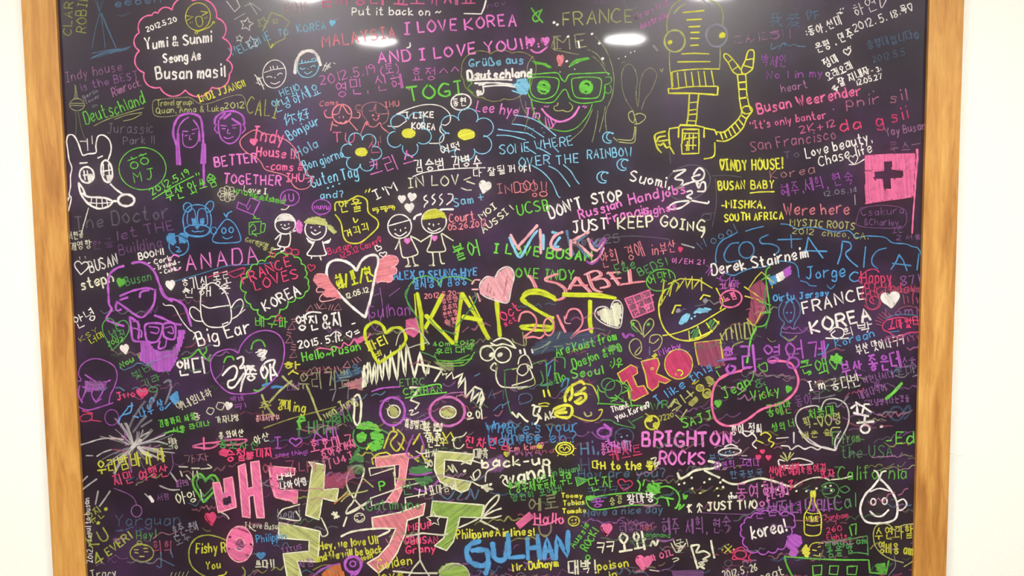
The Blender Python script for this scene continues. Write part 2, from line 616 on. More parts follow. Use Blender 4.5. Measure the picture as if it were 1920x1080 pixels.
# stroke alphabet. x 0-9, y 0-d (baseline 3, capitals b, small letters 8, tails 0); '~' marks a curve
G_ = {
 'A': '033b63 1656', 'B': '030b ~0b4b594707 ~0757655303', 'C': '~6a3b08053364', 'D': '030b ~0b4b68654303',
 'E': '5b0b0353 0747', 'F': '5b0b03 0747', 'G': '~6a3b0805336466 6636', 'H': '030b 636b 0767', 'I': '232b 0b4b 0343',
 'J': '~5b553314 2b7b', 'K': '030b 6b0663', 'L': '0b0353', 'M': '030b477b73', 'N': '030b636b',
 'O': '~3b08053365683b', 'P': '030b ~0b4b694707', 'Q': '~3b08053365683b 4572', 'R': '030b ~0b4b694707 3763',
 'S': '~6a3b0937653304', 'T': '0b6b 3b33', 'U': '~0b0533656b', 'V': '0b336b', 'W': '0b2349638b', 'X': '036b 0b63',
 'Y': '0b376b 3733', 'Z': '0b6b0363',
 'a': '~5728052355 5853', 'b': '0b03 ~0638553304', 'c': '~5738052354', 'd': '5b53 ~5728052355', 'e': '~05564817052354',
 'f': '~5b3b2923 0747', 'g': '~5728052355 ~58513001', 'h': '0b03 ~06385653', 'i': '1813 1a1b', 'j': '~282100 2a2b',
 'k': '0b03 480553', 'l': '1b13', 'm': '0803 ~06283633 ~36586663', 'n': '0803 ~06385653', 'o': '~3806235538',
 'p': '0800 ~0738553304', 'q': '5850 ~5728052355', 'r': '0803 ~063858', 's': '~572816454303', 't': '~2b243353 0848',
 'u': '~08042355 5853', 'v': '082358', 'w': '0813375368', 'x': '0358 0853', 'y': '0824 5810', 'z': '08580353',
 '0': '~3b08053365683b', '1': '192b23', '2': '~0a3b6903 0363', '3': '~0a3b5937 ~37653304', '4': '4b0565 4b43',
 '5': '6b1b17 ~1748653304', '6': '~5b070533654716', '7': '0b6b23', '8': '~376a3b0a3765330437', '9': '~683b09376853',
 '.': '1314', ',': '1412', '!': '1b15 1314', '?': '~0a3b593635 3334', "'": '1b19', '"': '1b19 3b39', '-': '0646',
 '~': '~05274567', ':': '1718 1415', '&': '~63193b49052366', '+': '0666 3933', '/': '036b', '(': '~2b080522',
 ')': '~0b282502', '|': '131b', '^': '073a67', '=': '0565 0868', '*': '0868 3b35 1a56', '_': '0363', '>': '094705',
 '\u2661': '~33080a1b3a ~3a5b6a6833', '\u00df': '~03092b4947655303', '\u00fc': '~08042355 5853 1a1b 4a4b',
 '\u263a': '~3b08053365683b 2829 4849 ~264446', '#': '032b 436b 0666 1979',
}
# Korean letters in a 10 x 10 cell
J_ = {
 '\u3131': '099960', '\u3132': '094930 599970', '\u3134': '090090', '\u3137': '99090090', '\u3138': '49090040 99595090',
 '\u3139': '099995050090', '\u3141': '0900909909', '\u3142': '09009099 0595', '\u3143': '09004049 0545 59509099 5595',
 '\u3145': '5900 4690', '\u3146': '2900 1540 6950 7590', '\u3147': '~4905409549', '\u3148': '0999 5900 4590',
 '\u3149': '0949 2900 2540 5999 7950 7590', '\u314a': '3969 0797 5700 4590', '\u314b': '099960 0585',
 '\u314c': '99090090 0585', '\u314d': '0999 0090 2920 7970', '\u314e': '3969 0797 ~4513408345',
 '\u314f': '3930 3595', '\u3151': '3930 3797 3393', '\u3153': '6960 0565', '\u3155': '6960 0767 0363', '\u3163': '4940',
 '\u3150': '2920 2585 8980', '\u3154': '5950 0555 8980', '\u3152': '2920 2787 2383 8980', '\u3156': '5950 0757 0353 8980',
 '\u3157': '0191 4148', '\u315b': '0191 3138 6168', '\u315c': '0797 4740', '\u3160': '0797 3730 6760', '\u3161': '0595',
}
LEAD = '\u3131\u3132\u3134\u3137\u3138\u3139\u3141\u3142\u3143\u3145\u3146\u3147\u3148\u3149\u314a\u314b\u314c\u314d\u314e'
VOW = ['\u314f', '\u3150', '\u3151', '\u3152', '\u3153', '\u3154', '\u3155', '\u3156', '\u3157', '\u3157\u314f', '\u3157\u3150',
       '\u3157\u3163', '\u315b', '\u315c', '\u315c\u3153', '\u315c\u3154', '\u315c\u3163', '\u3160', '\u3161', '\u3161\u3163', '\u3163']
TAIL = ['', '\u3131', '\u3132', '\u3131', '\u3134', '\u3134', '\u3134', '\u3137', '\u3139', '\u3131', '\u3141', '\u3139', '\u3139', '\u3139',
        '\u3139', '\u3139', '\u3141', '\u3142', '\u3142', '\u3145', '\u3146', '\u3147', '\u3148', '\u314a', '\u314b', '\u314c', '\u314d', '\u314e']
HOR = '\u3157\u315b\u315c\u3160\u3161'
# a few Chinese and Japanese signs in the same 10 x 10 cell
J_.update({'\u4f60': '2905 1610 4936 3797 6760 4522 7492', '\u597d': '290340 4700 0646 5898767051 5494',
           '\u6211': '4918 0696 282010 0344 59637190 8542 7989', '\u7231': '8918 2826 5857 7977 0506 0696 4600 3383 8320 2290',
           '\u3053': '1888 ~24218191', '\u3093': '4900 ~0034506093', '\u306b': '1910 4888 ~44415191', '\u3061': '0787 4925 ~2566836120'})

def strokes_of(s):
    out = []
    for w in s.split():
        sm = w[0] == '~'
        w = w.lstrip('~')
        out.append((sm, [(int(w[i], 16), int(w[i + 1], 16)) for i in range(0, len(w) - 1, 2)]))
    return out

def place(s, x0, y0, x1, y1):
    return [(sm, [(x0 + px / 9 * (x1 - x0), y0 + py / 9 * (y1 - y0)) for px, py in P]) for sm, P in strokes_of(s)]

def glyph(ch):
    """strokes in units where capitals are 8 high, baseline 0; and the advance"""
    if ch == ' ':
        return [], 4.0
    if ch in G_:
        st = strokes_of(G_[ch])
        mx = max(p[0] for _, P in st for p in P)
        return [(sm, [(x, y - 3) for x, y in P]) for sm, P in st], mx + 2.4
    o_ = ord(ch)
    if 0xAC00 <= o_ <= 0xD7A3:
        k = o_ - 0xAC00
        a, v, t = LEAD[k // 588], VOW[(k % 588) // 28], TAIL[k % 28]
        S = 9.0
        lo = .42 if t else 0.0
        def Y(q):
            return (lo + q * (1 - lo)) * S
        out = []
        h = [c for c in v if c in HOR]
        ve = [c for c in v if c not in HOR]
        if h and ve:
            out += place(J_[a], .05 * S, Y(.52), .5 * S, Y(1))
            out += place(J_[h[0]], 0, Y(.08), .62 * S, Y(.46))
            out += place(J_[ve[0]], .66 * S, Y(0), 1.0 * S, Y(1))
        elif h:
            out += place(J_[a], .18 * S, Y(.48), .82 * S, Y(1))
            out += place(J_[h[0]], 0, Y(.02), 1.0 * S, Y(.42))
        else:
            out += place(J_[a], 0, Y(.14), .5 * S, Y(.95))
            out += place(J_[ve[0]], .58 * S, Y(0), 1.0 * S, Y(1))
        if t:
            out += place(J_[t], .2 * S, 0, .82 * S, .34 * S)
        return out, S + 1.6
    if ch in J_:
        return place(J_[ch], 0, 0, 8.5, 8.5), 10.2
    return [], 4.0

def t(text, x0, y0, x1, y1, h, code='W', w=10, name=None, label=None, bend=0.0, jit=1.0):
    """handwriting: text between the ends of its baseline, h = height of the capitals (tile units)"""
    c, d = colour(code)
    lab = label or (COLNAME[code[0]] + (' faded' if d < .6 else '') + ' chalk handwriting')
    korean = any(0xAC00 <= ord(ch) <= 0xD7A3 for ch in text)
    if korean and not label:
        lab = lab.replace('chalk handwriting', 'chalk Korean handwriting')
    it = target(name or ('korean_lettering' if korean else 'chalk_lettering'), lab)
    gl = [glyph(ch) for ch in text]
    total = sum(g[1] for g in gl) - 2.0
    L_ = math.hypot(x1 - x0, y1 - y0)
    ux, uy = (x1 - x0) / L_, (y1 - y0) / L_
    vx, vy = uy, -ux                                    # up in the picture
    sx, sy = L_ / total, h / 8.0
    pen = 0.0
    for st, adv in gl:
        r = math.radians(rnd.uniform(-5, 5) * jit)
        cr, sr = math.cos(r), math.sin(r)
        oy = rnd.uniform(-.5, .5) * jit
        k = 1 + rnd.uniform(-.07, .07) * jit
        for sm, P in st:
            Q = []
            for (x, y) in P:
                jx, jy = rnd.uniform(-.22, .22) * jit, rnd.uniform(-.22, .22) * jit
                xx, yy = (x + jx) * k * sx * .9, (y + jy) * k * sy * .92
                xx, yy = xx * cr - yy * sr, xx * sr + yy * cr
                a = (pen * sx + xx)
                q = a / L_
                bb = yy + oy * sy + bend * 4 * q * (1 - q)
                Q.append(xf(x0 + ux * a + vx * bb, y0 + uy * a + vy * bb))
            if sm:
                Q = catmull(Q, Q[0] == Q[-1])
            ribbon(it, Q, w * ST['s'], c, d)
        pen += adv
    return it

def person(code, w, hx, hy, r, bx, by, bh, bw):
    """stick child: head circle, robe, legs"""
    o(code, w, hx, hy, r, r * 1.05)
    L(code, w, '%f %f %f %f %f %f %f %f' % (bx - bw * .25, by, bx - bw * .5, by + bh * .65, bx + bw * .5, by + bh * .62, bx + bw * .2, by))

# ---------------------------------------------------------------- the messages, top quarter, left
T(0, 0)
t('CLARK', 535, 265, 560, -60, 70, 'L5', 9, bend=5)
t('ROBIN', 638, 245, 662, -40, 80, 'L5', 9)
begin('chalk_tripod', 'faded blue drawing of a tripod')
l('B4', 7, '750 100 720 200 690 360;755 100 775 230 790 360;760 100 810 230 872 360;765 100 830 260 868 350')
l('B4', 6, '712 0 755 90;775 0 740 95;735 0 735 80')
l('B4', 10, '680 440 740 410 830 380 900 375 980 350;690 400 820 375 900 365;820 400 900 370')
l('B3', 22, '700 430 860 385 960 365')
end()
t('eeoen', 865, 50, 1215, 18, 62, 'B5', 9, bend=3)
l('B2', 12, '880 110 920 120 980 95')
begin('chalk_cloud', 'pink scalloped cloud around three names and a date')
scallop('P', 12, '1045 245 1045 380 1080 545 1200 655 1390 675 1590 655 1720 555 1700 450 1670 285 1625 135 1450 5 1290 75 1185 100 1140 115', .3)
end()
t('2012.5.20', 1105, 238, 1330, 155, 42, 'W', 9)
t('Yumi & Sunmi', 1095, 368, 1590, 315, 82, 'W', 14)
t('Seong Ae', 1230, 472, 1510, 445, 72, 'W', 14)
t('Busan masil', 1175, 595, 1690, 570, 92, 'W', 15)
begin('chalk_face', 'yellow round face calling out with an arm')
o('Y7', 8, 1485, 125, 94, 102, 10)
l('Y7', 8, '1398 118 1448 125 1400 155;1508 85 1558 92;1558 92 1515 118', smooth=False)
L('Y6', 6, '1425 165 1430 175;1440 160 1445 170;1535 130 1540 140;1550 125 1555 135')
lc('Y7', 7, '1470 130 1510 128 1520 180 1495 200 1475 180')
l('Y7', 8, '1475 240 1530 222 1580 195 1600 165')
o('Y7', 7, 1473, 243, 10)
o('Y7', 7, 1602, 168, 8)
end()
t('Indy house', 500, 612, 920, 525, 75, 'M4', 8)
t('is the BEST', 610, 678, 1045, 585, 62, 'V5', 9)
t('Rimrock', 850, 722, 1060, 640, 66, 'M5', 9)
begin('chalk_tower', 'olive drawing of a television tower')
o('O6', 8, 578, 785, 54, 46)
L('O6', 7, '530 775 628 775;530 790 625 792')
l('O5', 5, '562 635 562 700 556 740;562 635 575 745;566 640 584 740;570 700 566 740')
L('O5', 8, '550 740 595 740')
l('O4', 5, '566 832 572 930 566 1035;585 832 610 960 655 1090')
end()
t('Berlin', 628, 745, 740, 690, 30, 'N7', 6)
t('Tower', 645, 782, 750, 728, 28, 'N7', 6)
t('in', 695, 808, 735, 795, 24, 'N6', 6)
t('Deutschland', 645, 935, 1095, 775, 100, 'G8', 9)
l('O7', 6, '705 945 820 890 1080 808;860 895 960 860 1065 845;925 908 1000 890 1062 855')
t('Jurassic', 800, 1000, 1150, 1000, 80, 'N4', 8)
t('Park !!', 925, 1085, 1160, 1075, 60, 'N4', 8)
begin('chalk_frame', 'olive bubble around the travel group message')
l('O6', 6, '1410 728 1200 745 1150 760 1145 820 1165 868 1250 875 1380 858;1410 728 1450 745 1490 775 1560 778 1700 730 1790 712 1830 730 1845 790')
end()
t('Travel group:', 1180, 795, 1450, 782, 46, 'O8', 7)
t('Quan, Anna & Luka', 1175, 852, 1680, 830, 48, 'O8', 7)
t('2012', 1685, 815, 1835, 805, 48, 'O9', 8)
t('INDI JJANG!!', 1500, 768, 1845, 645, 55, 'Y9', 10)
t('CALI', 1850, 850, 2075, 885, 130, 'Y6', 10)

# ---- faces of a girl and a man
begin('chalk_portrait', 'violet portrait of a girl with long hair')
l('V', 20, '1420 850 1350 870 1310 930 1300 1010 1330 1100;1430 850 1500 880 1520 980 1525 1100 1530 1400')
l('V', 12, '1415 880 1375 905 1340 960 1330 1060 1350 1200;1450 900 1490 960 1500 1060')
l('V', 9, '1370 1000 1375 1080 1410 1105 1450 1100 1485 1060 1490 990;1370 985 1410 985;1440 975 1480 965;1385 1020 1405 1015;1440 1005 1460 1000;1425 1015 1420 1045 1435 1045')
L('V', 20, '1325 1100 1330 1235;1335 1000 1350 1235;1520 1080 1510 1225;1535 1080 1540 1225')
end()
begin('chalk_portrait', 'violet portrait of a man with short hair')
l('V', 12, '1640 900 1640 970 1660 1040 1710 1075 1760 1065 1800 1010 1805 930')
l('V', 18, '1610 930 1620 880 1680 840 1760 835 1820 870 1835 930;1650 890 1690 850;1680 890 1730 850;1740 890 1800 930')
l('V', 10, '1625 930 1610 970 1635 1000;1820 930 1840 965 1815 1000;1655 940 1700 945;1740 940 1780 935;1665 965 1690 965;1745 960 1770 960;1712 970 1705 1000 1725 1000;1680 1028 1710 1040 1750 1025')
end()

# ---- stars and the welcome line
T(0, 0)
begin('chalk_star', 'white four sided outline beside the stars')
L('W7', 8, '1700 10 1760 88 1800 50 1760 -30')
L('W6', 7, '1760 145 1838 100;1835 45 1890 25 1960 80;1870 20 1930 110')
end()
begin('chalk_star', 'white chalk star left of the welcome line')
star('W7', 10, 1850, 182, 52, 10)
end()
begin('chalk_star', 'small white chalk star under the larger one')
star('W7', 8, 1795, 288, 28, 5)
end()
begin('chalk_star', 'white chalk star over the welcome line')
star('W7', 9, 1890, 320, 50, -15)
end()
T(480, 0)
star('O7', 9, 50, 170, 44, 8)
star('O7', 7, 145, 158, 24, 0)
begin('chalk_doodle', 'olive big star outline')
l('O7', 9, '50 232 85 160 115 95 190 120 252 165 220 215 215 290 150 320 110 362;110 362 85 300', smooth=False)
L('Y7', 10, '112 360 125 330')
end()
t('WELCOME', -180, 420, 115, 295, 66, 'C7', 8, bend=-4)
t('TO', 170, 270, 245, 260, 52, 'C7', 7)
t('KOREA', 315, 245, 530, 215, 62, 'C8', 7)
heart('C', 9, 572, 175, 36, 44, 10, True)
l('W4', 6, '590 150 615 140')
begin('chalk_face', 'white chalk face of a boy with a waving hand')
o('W9', 8, 138, 555, 88, 104, 8)
l('W9', 7, '62 545 120 525 215 510;108 500 112 525;128 495 132 520;160 495 162 518')
l('W9', 7, '80 580 100 572 120 580;160 565 180 548 198 555;110 620 140 630 180 612;140 580 144 586')
l('W9', 7, '5 590 30 640;20 580 50 640;38 620 60 670;-10 560 40 620;0 620 60 640;50 580 25 590')
end()
begin('chalk_face', 'pale blue chalk face of a girl with bobbed hair')
l('C', 8, '318 450 310 520 340 570 400 580 450 550 475 480 460 400')
l('W9', 26, '292 550 298 480 330 410 380 382 430 388 460 420 485 490')
l('C', 7, '320 480 400 465 465 455;345 450 345 472;370 455 370 470;392 455 392 468;415 450 440 435 450 452')
l('C', 7, '330 510 350 520 370 510;410 505 430 490 445 500;365 540 385 555 420 535;388 515 392 520')
l('W8', 7, '500 530 530 470;515 535 545 480;535 520 560 470;510 490 560 505;580 470 595 480')
end()
t('HEllO', 190, 725, 335, 675, 52, 'C', 8)
t('안녕하세요', 150, 850, 490, 695, 85, 'C', 8)
t('你好', 225, 945, 415, 885, 85, 'C', 8)
t('Bonjour', 255, 1050, 480, 925, 75, 'C', 10)
t('Hola', 310, 1185, 475, 1095, 80, 'C8', 9)
t('Put it back on ~', 720, 112, 1390, 112, 62, 'W', 10)
t('김서방네 교토가세요', 480, 45, 1645, 35, 95, 'P7', 13)
l('W', 12, '1725 5 1710 60 1690 105 1560 102', smooth=False)
t('nov', 1740, 60, 1880, 40, 46, 'V4', 8)
t('하나비', 220, 120, 400, 95, 95, 'S4', 7)
t('MALAYSIA', 500, 350, 1055, 285, 90, 'S9', 12)
t('I LOVE KOREA', 1115, 252, 1960, 188, 92, 'M', 15, bend=-3)
t('AND I LOVE YOU!!', 920, 470, 2040, 365, 88, 'M', 15, bend=-6)
l('W9', 12, '1155 320 1155 350 1130 360')
t('2012.5.19', 485, 635, 905, 545, 75, 'M8', 8)
t('(토)', 940, 560, 1075, 540, 70, 'M8', 8)
t('영민, 신혜,', 605, 730, 1150, 655, 105, 'M8', 9)
t('효정^^', 1170, 605, 1530, 580, 95, 'M7', 8)
t('TOGI', 1145, 755, 1560, 705, 110, 'G', 17)
t('Cams', 480, 795, 625, 785, 42, 'S8', 7)
t('IHU', 970, 805, 1080, 795, 45, 'S8', 7)
begin('chalk_child', 'salmon chalk drawing of a girl with two pigtails')
o('S', 11, 645, 855, 72, 72)
l('S', 9, '580 860 620 850 645 790 690 850 715 850;575 880 530 880 512 840 530 825;715 880 770 885 780 850 760 840;625 875 628 885;655 872 657 884;630 915 655 925 680 905')
l('S', 9, '575 910 560 980;565 930 610 945;700 910 760 978')
end()
begin('chalk_child', 'faded salmon chalk drawing of a girl with round hair')
l('S6', 8, '830 900 800 860 800 800 860 768 930 775 990 830 985 900 950 930;800 835 750 820 755 790 790 790;845 830 880 830 900 780 905 850 1000 850')
dots('S9', 16, '877 865 920 870')
l('S9', 8, '880 890 900 905 922 885')
l('S8', 9, '785 1005 830 910 850 945 895 950 930 920 945 955 1000 1000;830 910 830 940')
end()
t('TU', 580, 1070, 745, 1060, 78, 'P8', 9)
t('111', 850, 1075, 1000, 1070, 60, 'S5', 7)
begin('chalk_bubble', 'white speech bubble around two words')
l('W9', 9, '1055 855 1150 815 1270 785 1380 795 1450 850 1455 910 1420 940 1390 935 1380 980 1410 1020 1385 1070 1300 1075')
l('W9', 9, '1055 858 1120 840;990 945 1060 950 1110 920 1130 905')
end()
t('I LIKE', 1125, 885, 1335, 880, 45, 'W', 11)
t('KOREA', 1170, 965, 1345, 975, 52, 'W', 11)
begin('chalk_ring', 'white ring around two Korean letters')
o('W', 12, 1538, 765, 74, 60, -10)
end()
t('동현', 1480, 800, 1580, 790, 56, 'W', 9)
def flower(cx, cy, r, n, rot, code='C', rx=1.0, label=None):
    begin('chalk_flower', label or 'pale blue chalk flower with a yellow centre')
    for k in range(n):
        a = math.radians(rot + 360.0 * k / n)
        px, py = cx + r * rx * math.cos(a), cy + r * math.sin(a)
        q = r * .52
        o(code, 8, px, py, q * rx, q, 0, math.degrees(a) - 115, math.degrees(a) + 115)
    sub('flower_centre', 'yellow filled centre')
    F('Y', ' '.join('%f %f' % (cx + r * .44 * rx * math.cos(v / 8 * math.pi), cy + r * .3 * math.sin(v / 8 * math.pi)) for v in range(16)), -15, 6, 11)
    end()
flower(1145, 1000, 112, 5, -60, label='pale blue chalk flower under the speech bubble')
flower(1578, 1010, 130, 6, -25, rx=1.1, label='pale blue chalk flower right of the speech bubble')
flower(790, 1140, 100, 6, -55, label='pale blue chalk flower below and left of the others')
begin('chalk_bubble', 'yellow scalloped bubble around a German greeting')
scallop('Y5', 7, '1600 410 1760 405 1920 400 2080 440 2070 600 2000 700 1860 740 1700 730 1610 690 1560 600 1545 520', .16)
end()
t('Grüße aus', 1600, 500, 2010, 475, 62, 'C8', 12)
t('Deutschland', 1590, 600, 2070, 575, 70, 'W', 20)
l('W', 14, '1590 605 1760 595 1920 600;1640 625 1800 622 1960 640;1700 650 1850 640 1980 660')
t('J', 1665, 710, 1740, 700, 80, 'W', 12)
heart('W', 12, 1670, 700, 34, 40, 20, True)
l('G8', 8, '1580 600 1620 620 1590 660 1630 700')
t('Lee hye Jin', 1650, 830, 2130, 895, 80, 'M', 11)
l('C', 9, '1815 970 1920 985 2040 1000;1805 1015 1900 1018 2020 1050')
t('SOME WHERE', 1830, 1160, 2380, 1085, 72, 'C', 9)

# ---- top, centre right
T(960, 0)
begin('chalk_ribbon', 'green looped ribbon')
l('G8', 14, '145 60 180 110 230 170;225 70 205 110 200 150 170 160 155 130 190 90 215 80')
end()
t('FRANCE', 385, 190, 910, 168, 105, 'O7', 12)
t('ME', 320, 372, 575, 350, 105, 'O6', 12)
t('I', 310, 370, 375, 365, 95, 'O5', 9)
l('N6', 7, '840 -10 850 50 900 68 950 40 975 -10')
t('We are from', 930, 150, 1180, 30, 50, 'M6', 8)
t('Australia', 965, 215, 1180, 125, 46, 'M7', 8)
t('a b n', 600, 20, 760, 15, 50, 'V4', 8)
begin('chalk_smiley', 'pink smiling face with heart eyes')
heart('M', 12, 142, 318, 58, 56, -10, True)
heart('M', 12, 250, 312, 58, 58, -10, True)
dots('M', 14, '197 330 200 350')
l('M', 15, '140 372 170 392 210 392 265 352')
end()
# the big face with glasses
begin('chalk_glasses_face', 'green face of a grinning girl wearing big square glasses')
sub('glasses', 'green square glasses with a nose bridge')
l('G', 10, '120 562 250 550 340 548 370 590 398 612 420 570 450 556 580 550 715 545 725 560', smooth=True)
lc('G', 9, '135 600 160 582 250 578 340 590 350 640 320 710 250 742 180 735 140 690')
lc('G', 9, '450 595 480 585 570 578 660 590 670 640 650 720 600 738 500 735 465 710 450 650')
l('G', 9, '120 580 115 680 150 745 240 770 310 765 350 720 385 675 410 680 440 745 520 775 620 765 680 745 700 650')
sub('eye', 'green filled eye')
F('G', ' '.join('%f %f' % (238 + 48 * math.cos(v / 8 * math.pi), 655 + 52 * math.sin(v / 8 * math.pi)) for v in range(16)), 20, 9, 13)
o('K', 12, 238, 650, 12, 14)
l('K', 10, '215 680 240 690 262 672')
sub('eye', 'green filled eye')
F('G', ' '.join('%f %f' % (556 + 50 * math.cos(v / 8 * math.pi), 655 + 52 * math.sin(v / 8 * math.pi)) for v in range(16)), 20, 9, 13)
o('K', 12, 560, 640, 14, 14)
l('K', 10, '545 688 560 690')
sub('eyebrow')
l('G8', 22, '170 472 220 478 290 505;440 490 480 455 570 438')
l('G8', 10, '150 460 200 470 260 480;430 500 500 465 580 440')
sub('head_outline')
l('G8', 9, '145 745 170 850 230 930 310 970 400 985 480 960 540 900 580 840 605 770')
l('G8', 8, '700 580 740 580 745 610 720 630 695 640 700 690 730 700 745 670 735 640')
l('O6', 7, '625 275 700 370 745 480 765 600 750 720 710 820 700 900 710 990;600 420 660 470 720 560;565 370 640 410 700 500;320 285 300 340 310 370 400 390 500 410;440 1050 520 980 570 900 605 815;600 1065 620 990 640 880 645 830;655 990 680 900 700 800;160 420 120 480 110 560')
l('O5', 6, '55 700 75 790 110 860 130 900;100 760 110 860;140 740 150 830;0 920 40 860 60 800;95 980 120 880')
sub('nose')
l('O8', 8, '345 770 340 790 315 800 320 825 350 832 380 828 410 838 440 830 455 800 430 770')
sub('mouth', 'pink smiling mouth with the tongue out')
l('M', 17, '222 815 270 870 340 910 400 905 460 870 505 800')
l('M', 9, '250 880 255 930 270 965 300 955 325 920 340 910;268 890 285 950;290 895 310 950;240 800 255 795;260 805 275 795;530 800 545 795;545 810 562 798')
sub('heart', 'salmon heart on the forehead')
heart('S', 12, 362, 455, 46, 80, 0, True)
end()
begin('chalk_blob', 'pale blue scribbled ball')
F('C', '40 600 100 590 130 640 110 700 60 710 30 660', 40, 8, 13)
l('C', 10, '0 640 50 620 110 600;0 680 60 700;100 600 120 650 100 710')
end()
begin('chalk_rainbow', 'pale blue arcs of a rainbow')
l('C9', 9, '20 865 120 880 200 915 260 960 330 1020;0 930 100 945 180 990 240 1030;0 985 110 1000 175 1035')
l('C9', 9, '95 1100 150 1135 180 1155;185 1105 240 1130 290 1160;315 1105 350 1140')
l('C9', 9, '150 1240 230 1290 300 1370 345 1470 362 1480;275 1245 340 1280 400 1350 435 1400;385 1235 440 1285 480 1350 505 1380')
dots('C8', 8, '120 965 150 1000 160 965 195 1000 225 960 240 995 340 1085')
end()
def moon(cx, cy, r, rot, label):
    begin('chalk_moon', label)
    o('C', 9, cx, cy, r, r, rot, 40, 300)
    o('C', 9, cx + r * .45, cy - r * .15, r * .75, r * .75, rot, 60, 290)
    end()
moon(722, 1032, 42, 20, 'pale blue crescent moon under the glasses face')
moon(832, 1235, 44, 20, 'pale blue crescent moon under the rainbow words')
moon(682, 1330, 44, 20, 'lower pale blue crescent moon')
begin('chalk_hand', 'olive hand making a V sign')
l('O5', 6, '840 500 822 560 825 650 850 740 900 820;840 500 880 480 920 520 940 600 930 700 940 800;945 800 955 700 960 620 990 540 1040 510 1080 545 1080 590 1040 690 1000 740 970 825;820 470 850 465')
l('O8', 9, '905 830 875 850 880 895 910 920 920 880 905 830;925 860 960 850 1000 870 990 900 940 930 925 890;920 930 945 930')
l('O8', 8, '920 950 915 1000 895 1050 790 1045;930 950 925 1010 910 1070 800 1065')
l('O8', 7, '760 1030 790 1060')
end()
begin('chalk_robot', 'yellow robot drawing with goggle eyes and one raised claw arm')
sub('head')
l('O7', 10, '1165 240 1160 170 1185 80 1230 20 1300 -10 1400 -20 1480 0 1540 30 1580 90 1580 190')
l('O7', 9, '1180 395 1180 460 1185 540;1560 350 1560 440 1555 520')
l('Y9', 10, '1190 545 1250 530 1400 518 1555 518')
l('O8', 12, '1215 100 1250 60 1300 30')
l('N7', 10, '1430 0 1490 45')
sub('grille')
L('Y', 12, '1280 95 1360 88 1440 80;1310 150 1420 145;1325 202 1410 198;1340 245 1405 243;1338 288 1402 288;1338 342 1398 338')
L('Y8', 12, '1272 405 1370 400 1478 405;1242 465 1360 463 1486 462')
sub('eye')
o('O8', 17, 1220, 308, 78, 80)
dots('Y', 34, '1185 318')
o('Y', 9, 1185, 318, 10)
sub('eye')
o('N8', 17, 1534, 268, 76, 82)
o('N8', 12, 1534, 266, 80, 88)
dots('Y', 46, '1576 266')
o('Y', 10, 1576, 266, 12)
sub('jaw')
L('Y9', 11, '1190 545 1200 665;1240 545 1250 655;1295 540 1310 655;1345 540 1360 650;1395 535 1410 650;1440 535 1455 650;1495 530 1515 645;1200 545 1205 650')
l('Y', 15, '1172 665 1175 700 1360 700 1540 712 1545 655', smooth=False)
l('Y9', 11, '1200 668 1350 650 1545 648')
l('Y8', 11, '1172 665 1250 665')
sub('neck')
L('Y9', 13, '1330 705 1325 800 1320 880 1308 940;1400 705 1390 800 1385 880 1375 940')
L('Y9', 11, '1335 770 1390 765;1330 828 1385 820;1330 860 1385 855;1325 905 1380 908')
sub('body')
l('Y', 14, '1180 1080 1175 1000 1180 965 1250 955 1262 938 1380 942 1440 955 1440 1030;1250 960 1248 1030;1440 960 1520 975 1535 1010', smooth=False)
l('Y', 15, '1275 1075 1280 970 1400 970 1402 1078', smooth=False)
l('Y', 12, '1270 1080 1275 1155 1400 1150 1402 1075;1285 1000 1395 1000;1290 1050 1300 1010;1330 1010 1325 1130;1360 1010 1355 1120;1305 1040 1385 1030;1300 1090 1380 1090;1310 1130 1315 1060', smooth=False)
l('Y9', 12, '1520 1070 1520 1150 1500 1180 1440 1192;1175 1000 1185 1090', smooth=True)
sub('hand')
l('Y9', 15, '1150 985 1090 1000 1070 1020 1075 1060 1090 1110 1120 1145;1150 1020 1100 1030 1085 1065;1170 1050 1100 1060;1095 1080 1110 1090 1140 1070;1140 1080 1160 1110 1180 1100 1215 1155')
sub('arm')
l('Y', 12, '1535 1055 1600 1058 1670 1020 1730 960 1760 890 1790 850 1800 830')
l('Y', 12, '1535 990 1590 990 1640 950 1690 900 1720 850 1715 800 1705 740 1700 660 1690 560')
l('Y', 11, '1790 830 1775 780 1760 700 1755 600 1750 555')
L('Y', 13, '1560 990 1580 1045;1590 985 1610 1035;1620 965 1645 1020;1645 945 1675 1000;1670 915 1710 975;1695 890 1735 940;1715 860 1755 890;1705 740 1765 730;1700 670 1760 668;1695 620 1755 615;1690 560 1755 555')
o('Y9', 13, 1762, 825, 38, 30)
sub('claw')
l('Y9', 11, '1690 560 1655 535 1620 470 1590 430 1595 405 1620 410 1660 450 1700 500 1730 550;1620 470 1650 445;1655 525 1700 495')
l('Y', 12, '1725 550 1720 520 1750 450 1770 385 1800 375 1815 395 1810 470 1800 520 1755 555;1750 450 1810 440;1735 490 1805 510')
end()
t('v', 1115, 540, 1140, 535, 40, 'O7', 7)
l('W3', 18, '1060 340 1090 380')
t('こんにちは!', 1660, 335, 2090, 280, 68, 'M5', 7)
t('박세인', 1870, 490, 2060, 500, 85, 'V7', 7)

